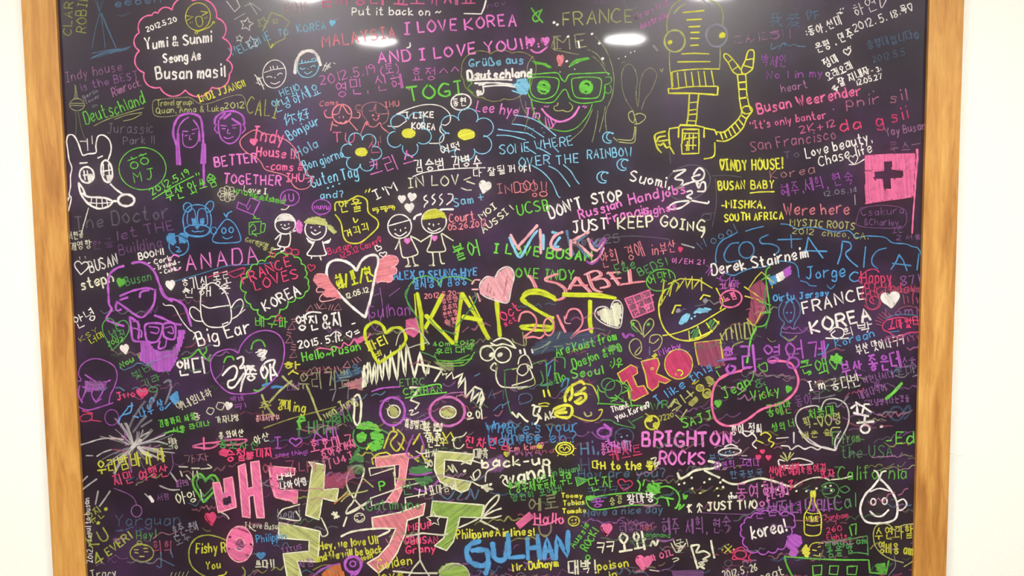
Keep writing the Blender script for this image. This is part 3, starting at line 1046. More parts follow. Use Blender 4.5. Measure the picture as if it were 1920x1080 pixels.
# ---- top right
T(1440, 0)
t('我', 20, 200, 110, 190, 100, 'B4', 9)
t('爱', 145, 200, 240, 195, 95, 'B4', 9)
t('你', 290, 160, 400, 150, 80, 'B4', 9)
t('너!', 20, 300, 120, 285, 70, 'V4', 8)
l('B6', 8, '30 320 25 370 90 340 80 375 110 325 130 350 120 320 160 345 200 330 215 345 280 350')
t('No 1 in my', -10, 590, 415, 575, 62, 'V7', 8)
t('heart', 105, 690, 300, 660, 62, 'M6', 8)
t(':동아.', 290, 275, 440, 240, 68, 'W', 9)
t('선미', 460, 225, 565, 180, 70, 'W', 9)
l('W', 8, '515 105 545 90 540 105 560 95;540 75 545 65;560 70 565 60')
t('은평 . 민주', 375, 400, 645, 275, 68, 'W', 10)
t('정미', 440, 510, 540, 455, 66, 'W', 11)
heart('W', 11, 595, 390, 56, 50, -15)
dots('W', 10, '600 355 615 350')
t('오래오래', 450, 605, 635, 510, 55, 'W', 10)
t('잘 지내자', 540, 650, 765, 545, 58, 'W', 10)
t(':) - 3:', 735, 560, 850, 530, 40, 'W', 8)
t('12.05.27', 665, 640, 860, 590, 42, 'W', 9)
l('W', 12, '480 665 500 640 495 675 525 650;510 680 520 675')
t('하연', 660, 125, 830, 70, 95, 'W8', 8)
l('W8', 8, '835 -10 850 60 885 0')
t('2012. 5. 18.목♡', 650, 240, 1095, 75, 62, 'W9', 9)
t('승형미입니다☺', 750, 370, 1140, 285, 65, 'B4', 8)
t('2012.5.5', 790, 470, 1030, 410, 55, 'B3', 8)
t('Busan Weerender', -75, 850, 705, 710, 82, 'P9', 14, label='pink handwriting about a weekend')
dots('M6', 12, '790 685 490 820')
t('pnir sil', 590, 810, 1050, 745, 85, 'P6', 9)
t("''It's only banter", -135, 970, 440, 885, 58, 'P8', 10)
t('2K+12', 245, 1005, 515, 945, 58, 'P7', 9)
t('da', 545, 985, 710, 955, 85, 'R9', 13)
t('g sii', 815, 950, 1055, 885, 95, 'R7', 12)
t('Yay Busan', 890, 1025, 1185, 965, 65, 'M5', 9)
t('San Francisco', -130, 1135, 515, 1040, 85, 'P6', 9)
t('루스ㅡ', 920, 1150, 1150, 1120, 75, 'M4', 7)

T(960, 0)
begin('chalk_dots', 'white painted light sparkles above the glasses face')  # sparkles around the lamp glare, painted on as white dots and a dash
dots('W', 20, '600 255 655 325 420 275 680 440 410 460 340 185 315 170')
l('W', 16, '498 310 505 360')
dots('W9', 9, '350 490 360 540 430 500 470 520 490 470 800 440 850 425 890 395 920 385')
end()

# ---------------------------------------------------------------- second quarter, left
T(0, 270)
begin('chalk_donkey', 'white drawing of a grinning donkey head with a round nose')
sub('head_outline')
l('W', 12, '500 -10 510 -60 540 -70 565 -50 590 0 610 60 625 85 660 75 720 65 720 20 725 -20 740 -60 780 -65 820 -30 835 20 830 70 810 125')
l('W8', 8, '655 -40 660 50;690 -60 695 0;600 -20 650 -20')
l('W', 11, '500 -20 510 50 520 120 540 180 530 240 530 320 520 380 535 400 530 440 515 500 505 510')
l('W', 14, '520 400 505 440 510 490')
l('W8', 9, '665 480 645 550 625 620 615 670')
sub('eye')
o('W', 16, 652, 232, 52, 62, -15)
l('W', 12, '630 200 640 270;655 200 665 270;625 235 690 228')
F('W', '660 240 700 235 695 280 670 290', 30, 9, 12)
sub('eye')
o('W', 16, 802, 205, 42, 82, -8)
l('W', 12, '775 150 780 240;815 150 822 240;770 205 835 195')
F('W', '800 235 840 235 830 280 812 285', 30, 9, 12)
l('W', 14, '600 145 655 140;735 105 770 90')
sub('mouth')
l('W', 17, '592 290 600 350 630 410 680 460 750 485 820 465 850 430 880 430;620 370 660 395 720 400 790 405 840 425;592 295 620 330 640 380')
l('W', 9, '660 440 740 445 830 440;690 400 680 465;725 400 725 480;765 405 770 485;800 410 810 470')
sub('nose')
l('W', 15, '830 300 870 340 920 375')
o('W', 20, 948, 422, 60, 44)
end()
begin('chalk_smiley', 'green circle face made of letters')
o('G8', 9, 1070, 185, 172, 162)
t('ô ô', 970, 185, 1110, 130, 70, 'G8', 9)
o('G8', 10, 1008, 160, 28, 24)
o('G8', 10, 1085, 128, 30, 24)
L('G8', 9, '960 125 1030 100;1040 92 1100 72;985 98 1000 115;1055 75 1075 88')
t('MJ', 1010, 290, 1165, 255, 85, 'G8', 9)
end()
t('2012.5.19', 1145, 385, 1430, 225, 56, 'G', 9)
l('G', 9, '1145 415 1300 320 1455 240;1470 220 1475 235;1490 215 1495 232')
t('부산 와쓰음', 1260, 440, 1640, 310, 90, 'G', 9)
t('Q', 1560, 300, 1640, 290, 85, 'G9', 8)
t('BETTER', 1615, 172, 1935, 135, 78, 'M', 14)
t('TOGETHER', 1680, 295, 2110, 310, 76, 'M', 13)
begin('chalk_scribble', 'cream ring made of small loops')
for k in range(8):
    o('E7', 5, 1706 + 44 * math.cos(k * .785), 374 + 32 * math.sin(k * .785), 28, 22, k * 40, 0, 360, 2)
end()
begin('chalk_doodle', 'violet four cornered crown')
L('V', 10, '1785 435 1850 465 1880 405 1950 430 1900 530 1775 480 1790 440')
l('V', 8, '1850 470 1860 495 1880 460')
end()
t('Love I', 1830, 355, 2000, 375, 45, 'E9', 8)
t('understand', 1895, 410, 2130, 450, 42, 'G8', 7)
t('The Doctor', 570, 640, 1280, 550, 110, 'N3', 13)
t('let THE', 880, 720, 1310, 640, 75, 'V3', 12)
t('Building', 900, 830, 1220, 770, 85, 'V3', 10)
t('한글', 700, 790, 860, 770, 60, 'V2', 9)
begin('chalk_bear', 'blue chalk head of a bear')
l('B9', 10, '1400 490 1375 550 1380 620 1400 670 1470 690 1550 680 1580 620 1585 560 1570 500 1530 465 1480 455 1430 465 1400 490')
o('B9', 10, 1408, 475, 32, 34)
o('B9', 10, 1572, 470, 28, 44, 25)
o('B9', 10, 1480, 650, 95, 48)
lc('B9', 8, '1410 600 1410 520 1430 490 1460 500 1470 600')
lc('B9', 8, '1490 600 1485 510 1510 485 1545 500 1555 600')
sub('eye', 'blue filled pupils')
F('B', '1440 560 1470 560 1475 600 1450 610', 20, 8, 12)
F('B', '1505 560 1530 560 1530 600 1505 605;1460 610 1500 610 1480 640', 20, 8, 12)
l('B', 8, '1440 650 1465 660 1485 655 1510 658 1530 648')
end()
begin('chalk_creature', 'blue chalk drop shaped smiling face')
lc('B9', 10, '1700 565 1760 600 1800 680 1800 730 1720 742 1620 740 1595 710 1640 630')
o('B9', 8, 1605, 650, 22, 26)
l('B', 11, '1700 550 1710 520 1740 505;1700 550 1680 520')
o('B', 10, 1680, 650, 16, 20)
o('B', 10, 1735, 645, 16, 20)
l('B9', 9, '1670 695 1700 712 1745 695')
end()
begin('chalk_panda', 'small blue chalk panda face')
o('B9', 10, 1342, 762, 72, 76)
F('B9', '1250 700 1270 672 1310 672 1310 700 1280 740 1260 735;1350 672 1400 665 1415 690 1390 720 1400 740 1350 740 1345 700;1280 710 1310 700 1320 740 1290 765', 30, 8, 13)
l('B9', 10, '1320 770 1345 780 1340 800 1320 805 1345 812 1360 800')
end()
begin('chalk_box', 'green chalk apple shape')
L('G8', 9, '1900 560 1920 545;1870 590 1960 580 1955 670 1870 680 1870 590;1900 525 1915 560 1950 560')
l('G8', 9, '1875 625 1900 600 1920 640 1890 660 1925 690;1960 600 1990 600 1980 660 1960 660')
end()
t('CANADA', 1285, 960, 1950, 885, 130, 'M9', 13, bend=-4)
t('서현공', 515, 720, 630, 700, 50, 'E8', 7)
t('개영항', 530, 800, 690, 775, 58, 'E8', 7)
t('::', 590, 870, 650, 860, 35, 'E8', 7)
heart('W9', 10, 612, 930, 105, 100, 5)
t('BUSAN', 680, 960, 890, 900, 88, 'W8', 11)
t('steph', 615, 1090, 860, 1030, 78, 'E9', 14)
t('BOOM!', 1045, 865, 1230, 825, 50, 'W', 11)
t('- Cork', 1115, 910, 1290, 870, 40, 'W', 9)
t('- Ireland -', 1155, 950, 1355, 895, 34, 'W', 8)
t('- Cork -', 1205, 980, 1365, 935, 32, 'W', 8)
l('B7', 7, '1310 1030 1500 975 1700 915 1850 905 2050 890')
begin('chalk_heart', 'small white filled heart')
heart('W', 14, 1280, 1060, 62, 66, -10, True)
end()
heart('G7', 14, 908, 1040, 60, 60, 10, True)
t('Busan', 950, 1060, 1140, 1020, 70, 'D8', 10)
t('호기심 통로', 1370, 1110, 1740, 1045, 90, 'W9', 9)
begin('chalk_fish', 'red chalk dart')
l('R7', 9, '1700 970 1790 940 1835 930 1820 970 1760 1000 1730 985 1700 970;1560 1000 1700 950')
end()
# violet girl with big head
begin('chalk_portrait', 'large violet drawing of a long haired figure with closed eyes')
sub('hair')
l('V', 20, '990 895 1040 885 1100 900 1160 960 1200 1060 1240 1140 1290 1180')
l('V', 20, '930 915 880 930 830 970 812 1030 815 1120 820 1200 838 1240 800 1310 850 1340 930 1365')
sub('eye')
l('V', 18, '900 1140 1000 1100 1100 1080 1150 1090;890 1190 960 1240 1060 1300 1130 1240 1160 1180 1165 1090;880 1180 870 1220 880 1250 910 1240;1050 1150 1060 1110 1120 1095;900 1170 960 1150')
end()

T(0, 540)
begin('chalk_portrait', 'violet bearded face with glasses and hatched beard')
sub('hat')
l('V', 20, '1200 0 1240 70 1320 90 1380 130 1410 200 1435 285;975 215 985 300 1000 390 1060 400;980 220 1040 270 1040 380;1160 205 1230 230 1300 265 1360 275')
l('V', 14, '1000 300 1060 320 1060 370;1000 250 1040 250')
sub('glasses')
lc('V', 18, '1100 270 1090 330 1110 400 1180 400 1215 330 1215 270')
lc('V', 18, '1230 270 1310 270 1310 380 1240 370 1225 330')
l('V', 12, '1120 290 1190 300 1180 340 1130 330;1240 300 1290 290 1300 340 1260 330;1250 390 1240 440 1215 450')
l('V', 18, '1200 400 1190 450 1215 455')
sub('beard', 'violet hatched beard')
F('V', '1050 400 1110 400 1150 460 1200 480 1300 470 1330 420 1345 320 1385 320 1370 400 1340 480 1310 570 1270 620 1180 625 1120 580 1060 540', 85, 12, 19)
end()
l('W9', 9, '1225 115 1240 130 1300 135 1340 200 1370 250 1420 310 1445 325;1450 330 1465 350 1450 385')
t('안녕', 580, 300, 740, 215, 95, 'W', 9)
t('KSY', 610, 405, 740, 320, 38, 'L6', 7)
t('너미', 690, 420, 790, 360, 45, 'L7', 8)
begin('chalk_heart', 'dark green heart with writing in it')
heart('D', 10, 862, 350, 200, 235, 8)
t('LAE', 830, 350, 900, 310, 38, 'D', 8)
t('서지', 850, 390, 950, 345, 45, 'D', 8)
t('2002', 815, 435, 930, 395, 38, 'G8', 8)
end()
heart('W', 14, 938, 460, 56, 66, -15, True)
t('Nou 1', 910, 600, 1050, 525, 45, 'G8', 10)
t('빛바', 1010, 690, 1170, 610, 60, 'D8', 8)
t('기라', 1080, 740, 1210, 690, 50, 'D9', 8)
o('D', 9, 1150, 760, 32, 20)
t('앤디', 1340, 660, 1560, 640, 115, 'W', 17)
begin('chalk_scribble', 'green chalk squiggles')
l('G8', 14, '1370 530 1420 520 1460 490 1490 460 1520 500 1550 470 1545 440;1520 500 1560 540 1580 500 1570 550')
end()
l('G8', 14, '1680 560 1700 520 1740 515 1755 540')
begin('chalk_big_ear', 'white drawing of a bald head with two big ears')
l('W', 10, '1510 20 1505 120 1515 230 1560 285 1640 295 1700 280 1735 240 1730 140 1700 50 1660 0 1600 -40 1550 -20 1510 20')
l('W', 10, '1515 125 1570 150 1640 140 1720 130')
l('W', 10, '1505 180 1460 145 1430 150 1425 190 1460 240 1520 250;1735 150 1770 100 1810 85 1825 130 1790 200 1735 235')
l('W8', 8, '1735 235 1790 200 1840 160')
end()
t('Big Ear', 1490, 430, 1890, 330, 110, 'W', 13, bend=2)
t('친해 웃', 1380, 70, 1740, 40, 70, 'W9', 8)
begin('chalk_heart', 'large violet heart around white Korean writing')
l('V9', 11, '1790 490 1810 430 1870 360 1940 325 2020 320 2090 350 2130 420 2130 520 2100 620 2040 700 1970 760 1890 790 1740 790 1660 740 1600 660 1580 560 1620 490 1700 460 1750 465 1790 490')
l('V5', 10, '1680 580 1660 640 1610 690')
l('G7', 14, '1885 460 1900 410 1940 390 1970 400 1990 440')
l('G7', 14, '1905 765 1940 770 1980 740 2000 700 1990 650')
end()
begin('chalk_lettering', 'large white Korean lettering in the violet heart')
l('W', 18, '1670 655 1720 600 1760 585 1780 620 1760 680 1715 700 1715 740 1760 740 1830 640')
l('W', 17, '1780 530 1820 515 1825 560 1800 600 1860 590 1920 620;1830 580 1845 640 1820 700 1805 775')
t('쫑야', 1840, 700, 2060, 690, 110, 'W', 16)
l('W', 17, '1945 500 2000 470 1960 540 1990 520;1970 620 1990 560 2060 540 2050 600 2080 660')
end()
t('ㅎ', 1930, 520, 2000, 500, 50, 'W', 10)
begin('chalk_portrait', 'violet round head with scribbled face at the frame')
l('V8', 10, '575 700 610 690 590 640 620 570 700 530 790 545 860 590 880 660 860 740 830 800 820 860')
l('V8', 13, '640 650 700 690 720 700;640 700 700 730 760 720 830 690;620 740 700 760 780 740;660 700 640 780 610 850;700 740 690 800 720 850 760 830;770 720 770 780 720 860;600 730 590 800 620 860')
l('V8', 12, '590 890 660 915 760 890 850 860')
F('V6', '640 700 800 700 790 760 640 780', 20, 12, 14)
end()
t('Jwo', 880, 840, 1020, 810, 60, 'R', 12)
heart('R', 14, 1068, 788, 80, 66, 0, True)
begin('chalk_doodle', 'red chalk teapot doodle')
l('R7', 10, '600 970 640 945 690 950 680 990 620 1000 600 970;620 920 700 940;690 990 760 1000')
o('V7', 8, 840, 970, 50, 60)
end()
t('나우 상', 1060, 970, 1240, 900, 75, 'B8', 12)
begin('chalk_scribble', 'blue chalk letters and ribbon')
F('B', '1270 820 1330 770 1345 850 1310 870', 30, 9, 12)
l('B', 12, '890 1020 910 960 980 930 990 860;920 950 960 900;960 890 1000 880;1120 860 1140 820 1160 850;1240 905 1280 860;1000 960 1040 970')
end()
l('N6', 18, '1270 690 1285 740 1260 820 1240 870;1230 710 1265 690 1285 700')
t('맥네임냐하', 1345, 925, 1600, 805, 62, 'E8', 9)
t('숑 ㅇㅇ', 1450, 1000, 1700, 900, 60, 'E7', 9)
t('김종까지 서울', 1200, 1045, 1470, 985, 50, 'G8', 9)
t('서울 라미나', 1300, 1085, 1580, 1030, 40, 'G8', 9)
t('가자냐쌍', 1630, 1020, 1800, 990, 50, 'E8', 8)
heart('W', 12, 1715, 885, 50, 52, 15, True)
t('박비', 1740, 860, 1840, 840, 40, 'V7', 8)
t('ㅋ1', 1770, 915, 1850, 890, 40, 'V7', 8)
l('N5', 20, '960 1070 1000 980 1050 900 1090 850;1000 1080 1060 1000 1100 960;1180 780 1120 900;1060 1040 1140 990')

# ---------------------------------------------------------------- second quarter, middle left
T(480, 270)
begin('chalk_bubble', 'pink speech bubble around a house message')
l('S', 8, '0 -105 60 -80 150 -60 240 -20 310 60 330 130 370 190 400 240 430 250 400 320 340 340 290 320 240 250 190 225 150 215 70 190 40 140 0 100 -60 70 -110 20 -115 -30 -60 -80 0 -105', True)
end()
t('Indy', -20, -30, 210, 0, 105, 'P', 14)
heart('P', 12, -15, -5 - 10, 50, 46, -10, True)
t('House !!', 5, 88, 290, 108, 75, 'P', 13)
t('-cams &', 75, 190, 355, 200, 62, 'P', 11)
t('IHU', 230, 280, 360, 282, 62, 'P', 11)
l('P', 9, '370 260 420 255 390 290')
t('Bon giorno', 370, 200, 665, 100, 76, 'C', 9)
t('Guten Tag', 420, 325, 770, 240, 90, 'C', 10)
l('C', 9, '370 180 375 230 400 240')
dots('C', 14, '540 330 578 318 625 298')
t('and?', 485, 410, 660, 395, 55, 'C', 9)
t('크리스', 870, 255, 1215, 140, 120, 'M9', 10)
t('신', 850, 70, 950, 60, 80, 'P7', 8)
begin('chalk_bubble', 'violet round bubble on the left with a short word')
o('V9', 9, 255, 403, 70, 60)
t('4U', 200, 435, 290, 430, 62, 'V', 10)
l('E9', 10, '190 490 225 490 250 465')
end()
begin('chalk_bubble', 'violet round bubble on the right with a short word')
o('V9', 9, 492, 472, 70, 55)
t('wuvu', 440, 492, 550, 490, 46, 'V', 10)
l('V9', 8, '460 520 480 535 500 525')
end()
t('understand', -170, 360, 215, 455, 50, 'G8', 8)
begin('chalk_bubble', 'yellow bubble with two Korean names')
l('Y9', 12, '595 500 600 440 680 430 720 410 770 390 830 420 840 500 860 530 910 570 915 620 860 680 780 740 700 740 660 700 640 600 620 560 595 530')
end()
t('안울', 635, 520, 800, 495, 85, 'Y', 11)
t('거긔긔', 680, 700, 855, 640, 55, 'Y', 11)
l('Y', 11, '730 555 745 590 765 565')
t('ㅋㅋㅋ', 880, 515, 1040, 490, 30, 'Y', 9)
l('Y', 9, '880 500 920 490 910 520;940 490 985 480 975 510;1000 480 1040 470 1035 495')
l('Y9', 10, '820 365 830 345;845 362 855 335')
t("I'M", 905, 420, 1070, 350, 75, 'W', 12)
t('IN LOV', 1145, 325, 1530, 305, 80, 'E9', 11)
l('E9', 11, '1610 250 1560 270;1540 330 1580 345 1615 345;1580 280 1640 300', smooth=True)
begin('chalk_heart', 'white filled heart after the love words')
heart('W', 14, 1715, 325, 82, 90, 15, True)
end()
t('어떳', 1395, 80, 1550, 45, 65, 'W', 10)
t('김승범 김병수', 1195, 215, 1700, 165, 85, 'W', 11)
l('W', 9, '1175 245 1280 210 1500 185 1720 178')
t('다 잘될꺼야!', 1635, 250, 2060, 205, 60, 'W', 8)
begin('chalk_heart', 'three small white filled hearts in a cluster')
heart('W', 12, 1095, 415, 50, 52, 0, True)
heart('W', 12, 1170, 400, 58, 58, 8, True)
heart('W', 12, 1152, 480, 64, 64, -5, True)
end()
begin('chalk_doodle', 'white steam squiggles over the couple')
l('W', 11, '1280 385 1262 400 1265 420 1290 432 1268 455 1262 475;1340 375 1320 400 1345 425 1322 455;1395 375 1375 400 1400 425 1378 460;1440 375 1475 380 1470 420 1430 455', smooth=True)
end()
begin('chalk_child', 'white chalk stick boy with a ribbon in his hand')
o('W', 11, 220, 600, 76, 76)
l('W', 9, '160 580 210 570 290 578;150 590 155 560')
F('W8', '180 545 220 525 275 545 285 570 160 575', 5, 9, 11)
dots('W', 10, '190 605 245 600')
l('W', 9, '195 625 220 640 255 625;215 605 220 615')
l('W', 11, '190 670 180 720 165 760 240 770 260 710 255 670;180 680 145 715;255 660 300 650;180 765 180 785 135 790;215 775 210 800 185 805', smooth=True)
end()
begin('chalk_balloon', 'violet filled bow')
F('M', '310 580 325 570 345 600 350 640 335 670 310 660 300 630', 70, 8, 13)
end()
begin('chalk_child', 'white chalk stick girl with yellow pigtail')
o('W', 11, 448, 640, 80, 80)
sub('hair', 'yellow filled hair')
F('O', '360 590 400 555 460 548 520 570 540 610 500 605 440 600 400 600', 10, 8, 13)
F('O', '535 610 560 610 605 660 585 672 545 640', 40, 8, 12)
sub('dress')
dots('W', 12, '415 625 478 620')
l('W', 10, '415 660 445 680 485 660;440 645 450 650')
l('W', 11, '440 730 415 780 385 830 450 840 525 830 515 790 500 730;435 740 400 725 380 705;510 740 545 740 560 710;420 840 415 860;480 840 490 870;410 735 440 735')
l('W', 20, '395 725 430 745;515 740 550 725')
end()
begin('chalk_child', 'white chalk boy holding hands')
o('W', 11, 1078, 618, 86, 92)
l('W', 10, '1000 612 1080 590 1160 568')
dots('W', 12, '1045 642 1120 630')
l('W', 10, '1040 670 1080 690 1130 660;1085 640 1085 655')
sub('clothes')
l('E', 11, '1075 710 1085 780 1105 850 1180 840 1215 820 1200 780 1160 700;1080 710 1060 760 1045 790;1160 690 1210 715 1240 735;1135 850 1145 900 1120 920 1160 915;1175 845 1190 900 1220 910 1185 915')
sub('heart', 'light magenta heart on the chest')
heart('M', 12, 1135, 728, 40, 36, 0, True)
end()
begin('chalk_child', 'white chalk girl with yellow cap and pigtail')
o('W', 11, 1335, 580, 90, 92)
sub('hair', 'yellow filled hair')
F('Y8', '1250 570 1265 520 1310 492 1360 490 1410 520 1425 550 1380 550 1310 562', -8, 8, 13)
l('W', 18, '1185 565 1200 540 1240 525;1380 495 1410 490 1480 490')
sub('clothes')
dots('W', 12, '1300 600 1370 600')
l('W', 10, '1290 630 1330 655 1385 630;1330 600 1332 615')
l('E', 11, '1320 680 1305 750 1285 805 1350 810 1420 800 1405 740 1390 675;1320 680 1280 705 1240 730;1395 670 1440 700 1480 725;1325 815 1330 900 1300 910 1340 910;1375 810 1390 890 1415 895')
sub('heart', 'light magenta heart on the chest')
heart('M', 12, 1340, 708, 34, 34, 0, True)
end()
t('Sam +', 1490, 470, 1715, 420, 68, 'C8', 10)
t('Court', 1455, 590, 1645, 570, 68, 'S', 10)
t('05.26.2012', 1445, 650, 1730, 610, 50, 'S', 9)
t('MOI', 1690, 565, 1810, 480, 48, 'E', 10)
t('AUSSI !', 1710, 670, 1935, 490, 50, 'E', 10)
t('IN DO!!', 1815, 370, 2180, 350, 72, 'S7', 8)
t('불어', 1505, 880, 1690, 830, 110, 'G', 12)
t('I LOVE BUSAN', 1785, 810, 2520, 875, 76, 'G', 16, bend=-2)
t('Busan', 545, 830, 720, 775, 50, 'R8', 9)
t('12.5.12 Casey♡', 640, 860, 950, 730, 45, 'R8', 9)
heart('W', 9, 915, 785, 50, 42, 15)
heart('W', 9, 955, 830, 55, 36, -10)
t('ALEX ♡ SEUNG HYE', 1035, 1020, 1660, 985, 62, 'B', 13)
t('잘지명 ♡ 김영웅', 1185, 1085, 1590, 1060, 75, 'B', 11)
begin('chalk_heart', 'green outline curves over the blue names')
l('G8', 9, '1145 1070 1200 1010 1290 990 1360 1030 1370 1060 1400 1010 1480 995 1580 1010 1640 1040')
l('D', 9, '1140 1080 1120 1140 1180 1250 1250 1340 1290 1420')
end()
# white heart with wings
begin('chalk_heart', 'large white heart with pink wings')
sub('outline', 'bold white outline')
l('W', 22, '820 1300 720 1220 620 1120 560 1050 530 980 545 900 600 870 670 880 720 910 755 950')
l('W', 22, '755 950 790 880 840 840 900 835 920 880 900 960 880 1060 860 1160 835 1250 820 1300')
sub('wing', 'pink hatched left wing')
F('S', '450 980 520 978 545 1010 560 1040 600 1090 640 1160 600 1150 520 1145 500 1120 530 1090 470 1070 430 1020', -10, 9, 12)
l('H', 9, '545 1005 520 980 460 975 440 1000 460 1040 500 1060 460 1080 460 1110 510 1110 480 1150 490 1180 570 1170 620 1150')
sub('wing', 'pink hatched right wing')
F('S', '930 870 980 840 1040 840 1065 880 1040 910 1050 940 1030 980 1010 1040 940 1030 900 1040 910 960 925 910', -10, 9, 12)
l('H', 9, '935 865 990 835 1050 845 1068 880 1040 915 990 925 1050 930 1050 970 1000 990 1030 1000 1010 1030 940 1030 905 1045')
end()
t('헤/포/현', 615, 1085, 880, 1020, 105, 'L', 16)
l('Y', 12, '610 1060 650 1020;620 1085 680 1040;840 960 880 990')
t('12.05.12', 680, 1160, 850, 1105, 42, 'E', 9)
begin('chalk_cloud', 'green scalloped bubble around three capital words')
scallop('G', 10, '10 905 70 880 140 850 230 835 290 850 340 900 370 945 365 1000 390 1050 370 1110 300 1150 240 1180 180 1240 120 1290 40 1290 20 1240 -40 1200 -70 1110 -110 1050 -60 1000 -40 940', .3)
end()
t('FRANCE', -90, 1050, 270, 910, 80, 'R', 11)
t('LOVES', 0, 1095, 330, 1000, 80, 'R', 11)
t('KOREA', 75, 1255, 340, 1120, 80, 'W', 13)
begin('chalk_cherries', 'red chalk cherries and hearts')
o('R8', 10, 245, 800, 26, 22)
o('R8', 10, 295, 812, 28, 22)
heart('R8', 9, 415, 930, 55, 50, 10)
heart('R8', 9, 125, 835, 40, 40, 10)
end()
t('다종호', 0, 760, 130, 830, 44, 'O7', 8)
t('Germany', -80, 730, 95, 770, 40, 'O7', 7)

# ---------------------------------------------------------------- second quarter, middle right
T(960, 270)
t('OVER THE', 55, 170, 505, 140, 72, 'C', 10)
t('RAINBOW', 565, 112, 905, 90, 72, 'C', 10)
t("Suomi,", 885, 275, 1180, 335, 85, 'W', 13, bend=2)
begin('chalk_scribble', 'bold white looping scribble like figures')
l('W', 16, '1210 205 1300 195 1230 245 1225 265 1280 275 1260 320 1215 345 1280 310 1350 285')
l('W', 16, '1360 230 1400 180 1440 210 1430 260 1380 280 1350 250 1410 230;1380 290 1400 330 1420 290 1445 290 1450 330 1440 355 1390 355;1350 285 1380 280 1400 300')
l('W', 15, '1310 360 1340 350 1350 370 1310 395 1345 410 1320 440 1260 480 1190 490 1170 480 1220 440 1330 425 1400 435 1465 445 1475 430')
end()
begin('chalk_ring', 'faded grey loop around the white scribble')
o('N4', 8, 1320, 290, 165, 130, -20)
l('N3', 8, '1500 240 1600 235 1720 250;1525 260 1530 450 1500 620;1180 60 1190 150;1440 520 1420 560 1480 570 1490 530 1440 525 1520 515')
end()
t('Russian', 510, 560, 830, 470, 72, 'M', 14)
t('Handjobs', 885, 450, 1310, 365, 78, 'M', 14)
t('Francis', 720, 595, 1035, 515, 76, 'M', 13)
t('Hughes', 965, 550, 1240, 490, 66, 'M', 12)
t("DON'T", 290, 555, 530, 470, 92, 'W', 15)
t('STOP', 605, 455, 840, 415, 82, 'W', 15)
t('JUST', 455, 665, 720, 630, 92, 'W', 15)
t('KEEP', 795, 635, 1070, 620, 88, 'E', 15)
t('GOING', 1115, 620, 1440, 660, 82, 'E', 14)
l('E', 15, '1440 620 1440 660 1420 700;1400 640 1430 655')
t('UCSB', 50, 540, 290, 490, 85, 'G', 12)
t('DO!', 20, 360, 180, 340, 82, 'S8', 9)
o('S9', 8, 170, 382, 16, 12)
o('S9', 8, 235, 375, 28, 18)
begin('chalk_lettering', 'large five letter name in pink and blue double strokes')
l('H', 24, '-10 680 20 740 55 790;45 770 110 700 190 610;210 640 215 720 215 820;380 660 320 690 290 750 320 790 370 790;575 660 520 690 450 730 480 740 540 790 600 840;440 720 440 840;570 710 600 780 640 800')
l('C', 22, '-20 700 20 790 60 850 110 770 150 700 190 650;235 680 235 790;360 700 330 740 320 770 350 770;300 660 340 670')
l('B6', 22, '410 650 425 720 460 830;560 680 490 740 520 790 560 850;640 720 610 760 660 770')
l('V7', 16, '700 710 670 800 640 870 600 900 560 880;590 720 640 760 690 700')
l('H', 16, '650 790 700 720;690 780 650 850 590 890')
end()
t('Germ25', 460, 765, 810, 740, 65, 'N4', 9)
l('N3', 9, '640 710 760 700 900 690 1050 700 1180 715')
l('W6', 12, '1270 750 1340 770 1365 778')
t('안희, 경애', 680, 930, 1000, 840, 105, 'S8', 9)
t('in부산', 1050, 830, 1230, 815, 82, 'S8', 9)
heart('R', 11, 1262, 792, 26, 34, 0, True)
t('이/EH 21', 1200, 895, 1440, 900, 40, 'M8', 8)
t('LOVE INDY', -25, 1000, 470, 1020, 74, 'G8', 15)
begin('chalk_lettering', 'large pink name in double bold strokes')
for dx_, c_ in ((0, 'H'), (16, 'S')):
    l(c_, 15, f'{120 + dx_} 985 {150 + dx_} 1030 {170 + dx_} 1075;{330 + dx_} 975 {260 + dx_} 1000 {250 + dx_} 1025 {330 + dx_} 1045 {390 + dx_} 1090 {380 + dx_} 1150 {330 + dx_} 1170;{420 + dx_} 1090 {450 + dx_} 1040 {480 + dx_} 1000 {510 + dx_} 1040 {580 + dx_} 1110;{430 + dx_} 1060 {550 + dx_} 1060')
    l(c_, 14, f'{560 + dx_} 975 {600 + dx_} 1080 {660 + dx_} 1110;{540 + dx_} 980 {620 + dx_} 950 {660 + dx_} 980 {600 + dx_} 1020 {680 + dx_} 1010 {720 + dx_} 1060 {660 + dx_} 1080;{720 + dx_} 960 {760 + dx_} 1010 {800 + dx_} 1060;{710 + dx_} 970 {790 + dx_} 960;{740 + dx_} 1010 {800 + dx_} 1005;{800 + dx_} 1055 {900 + dx_} 1040 {980 + dx_} 1030;{870 + dx_} 940 {880 + dx_} 1040')
end()
t('BEDS!', 960, 990, 1170, 900, 62, 'D', 10)
t('E&e', 790, 980, 930, 920, 75, 'D9', 11)
begin('chalk_bubble', 'green bubble with Korean letters')
o('G8', 9, 1115, 1020, 112, 78, -15)
t('어맛!', 1030, 1060, 1190, 1010, 70, 'G8', 10)
end()
t('♡INDY HOUSE!', 1560, 200, 2030, 185, 84, 'Y', 15)
t('BUSAN', 1550, 345, 1750, 330, 72, 'Y', 14)
t('BABY', 1790, 335, 1965, 330, 62, 'Y', 12)
l('Y', 11, '1785 368 1860 360 1965 358')
t('-MISHKA,', 1570, 480, 1895, 480, 60, 'Y', 13)
t('SOUTH AFRICA', 1595, 580, 2035, 560, 58, 'Y', 12)
t('Wooo!', 1420, 800, 1690, 650, 75, 'B5', 9)
begin('chalk_bubble', 'blue wavy border around the large country name')
l('B8', 10, '1530 890 1525 850 1540 770 1580 720 1640 690 1690 660;1750 655 1810 635 1885 618')
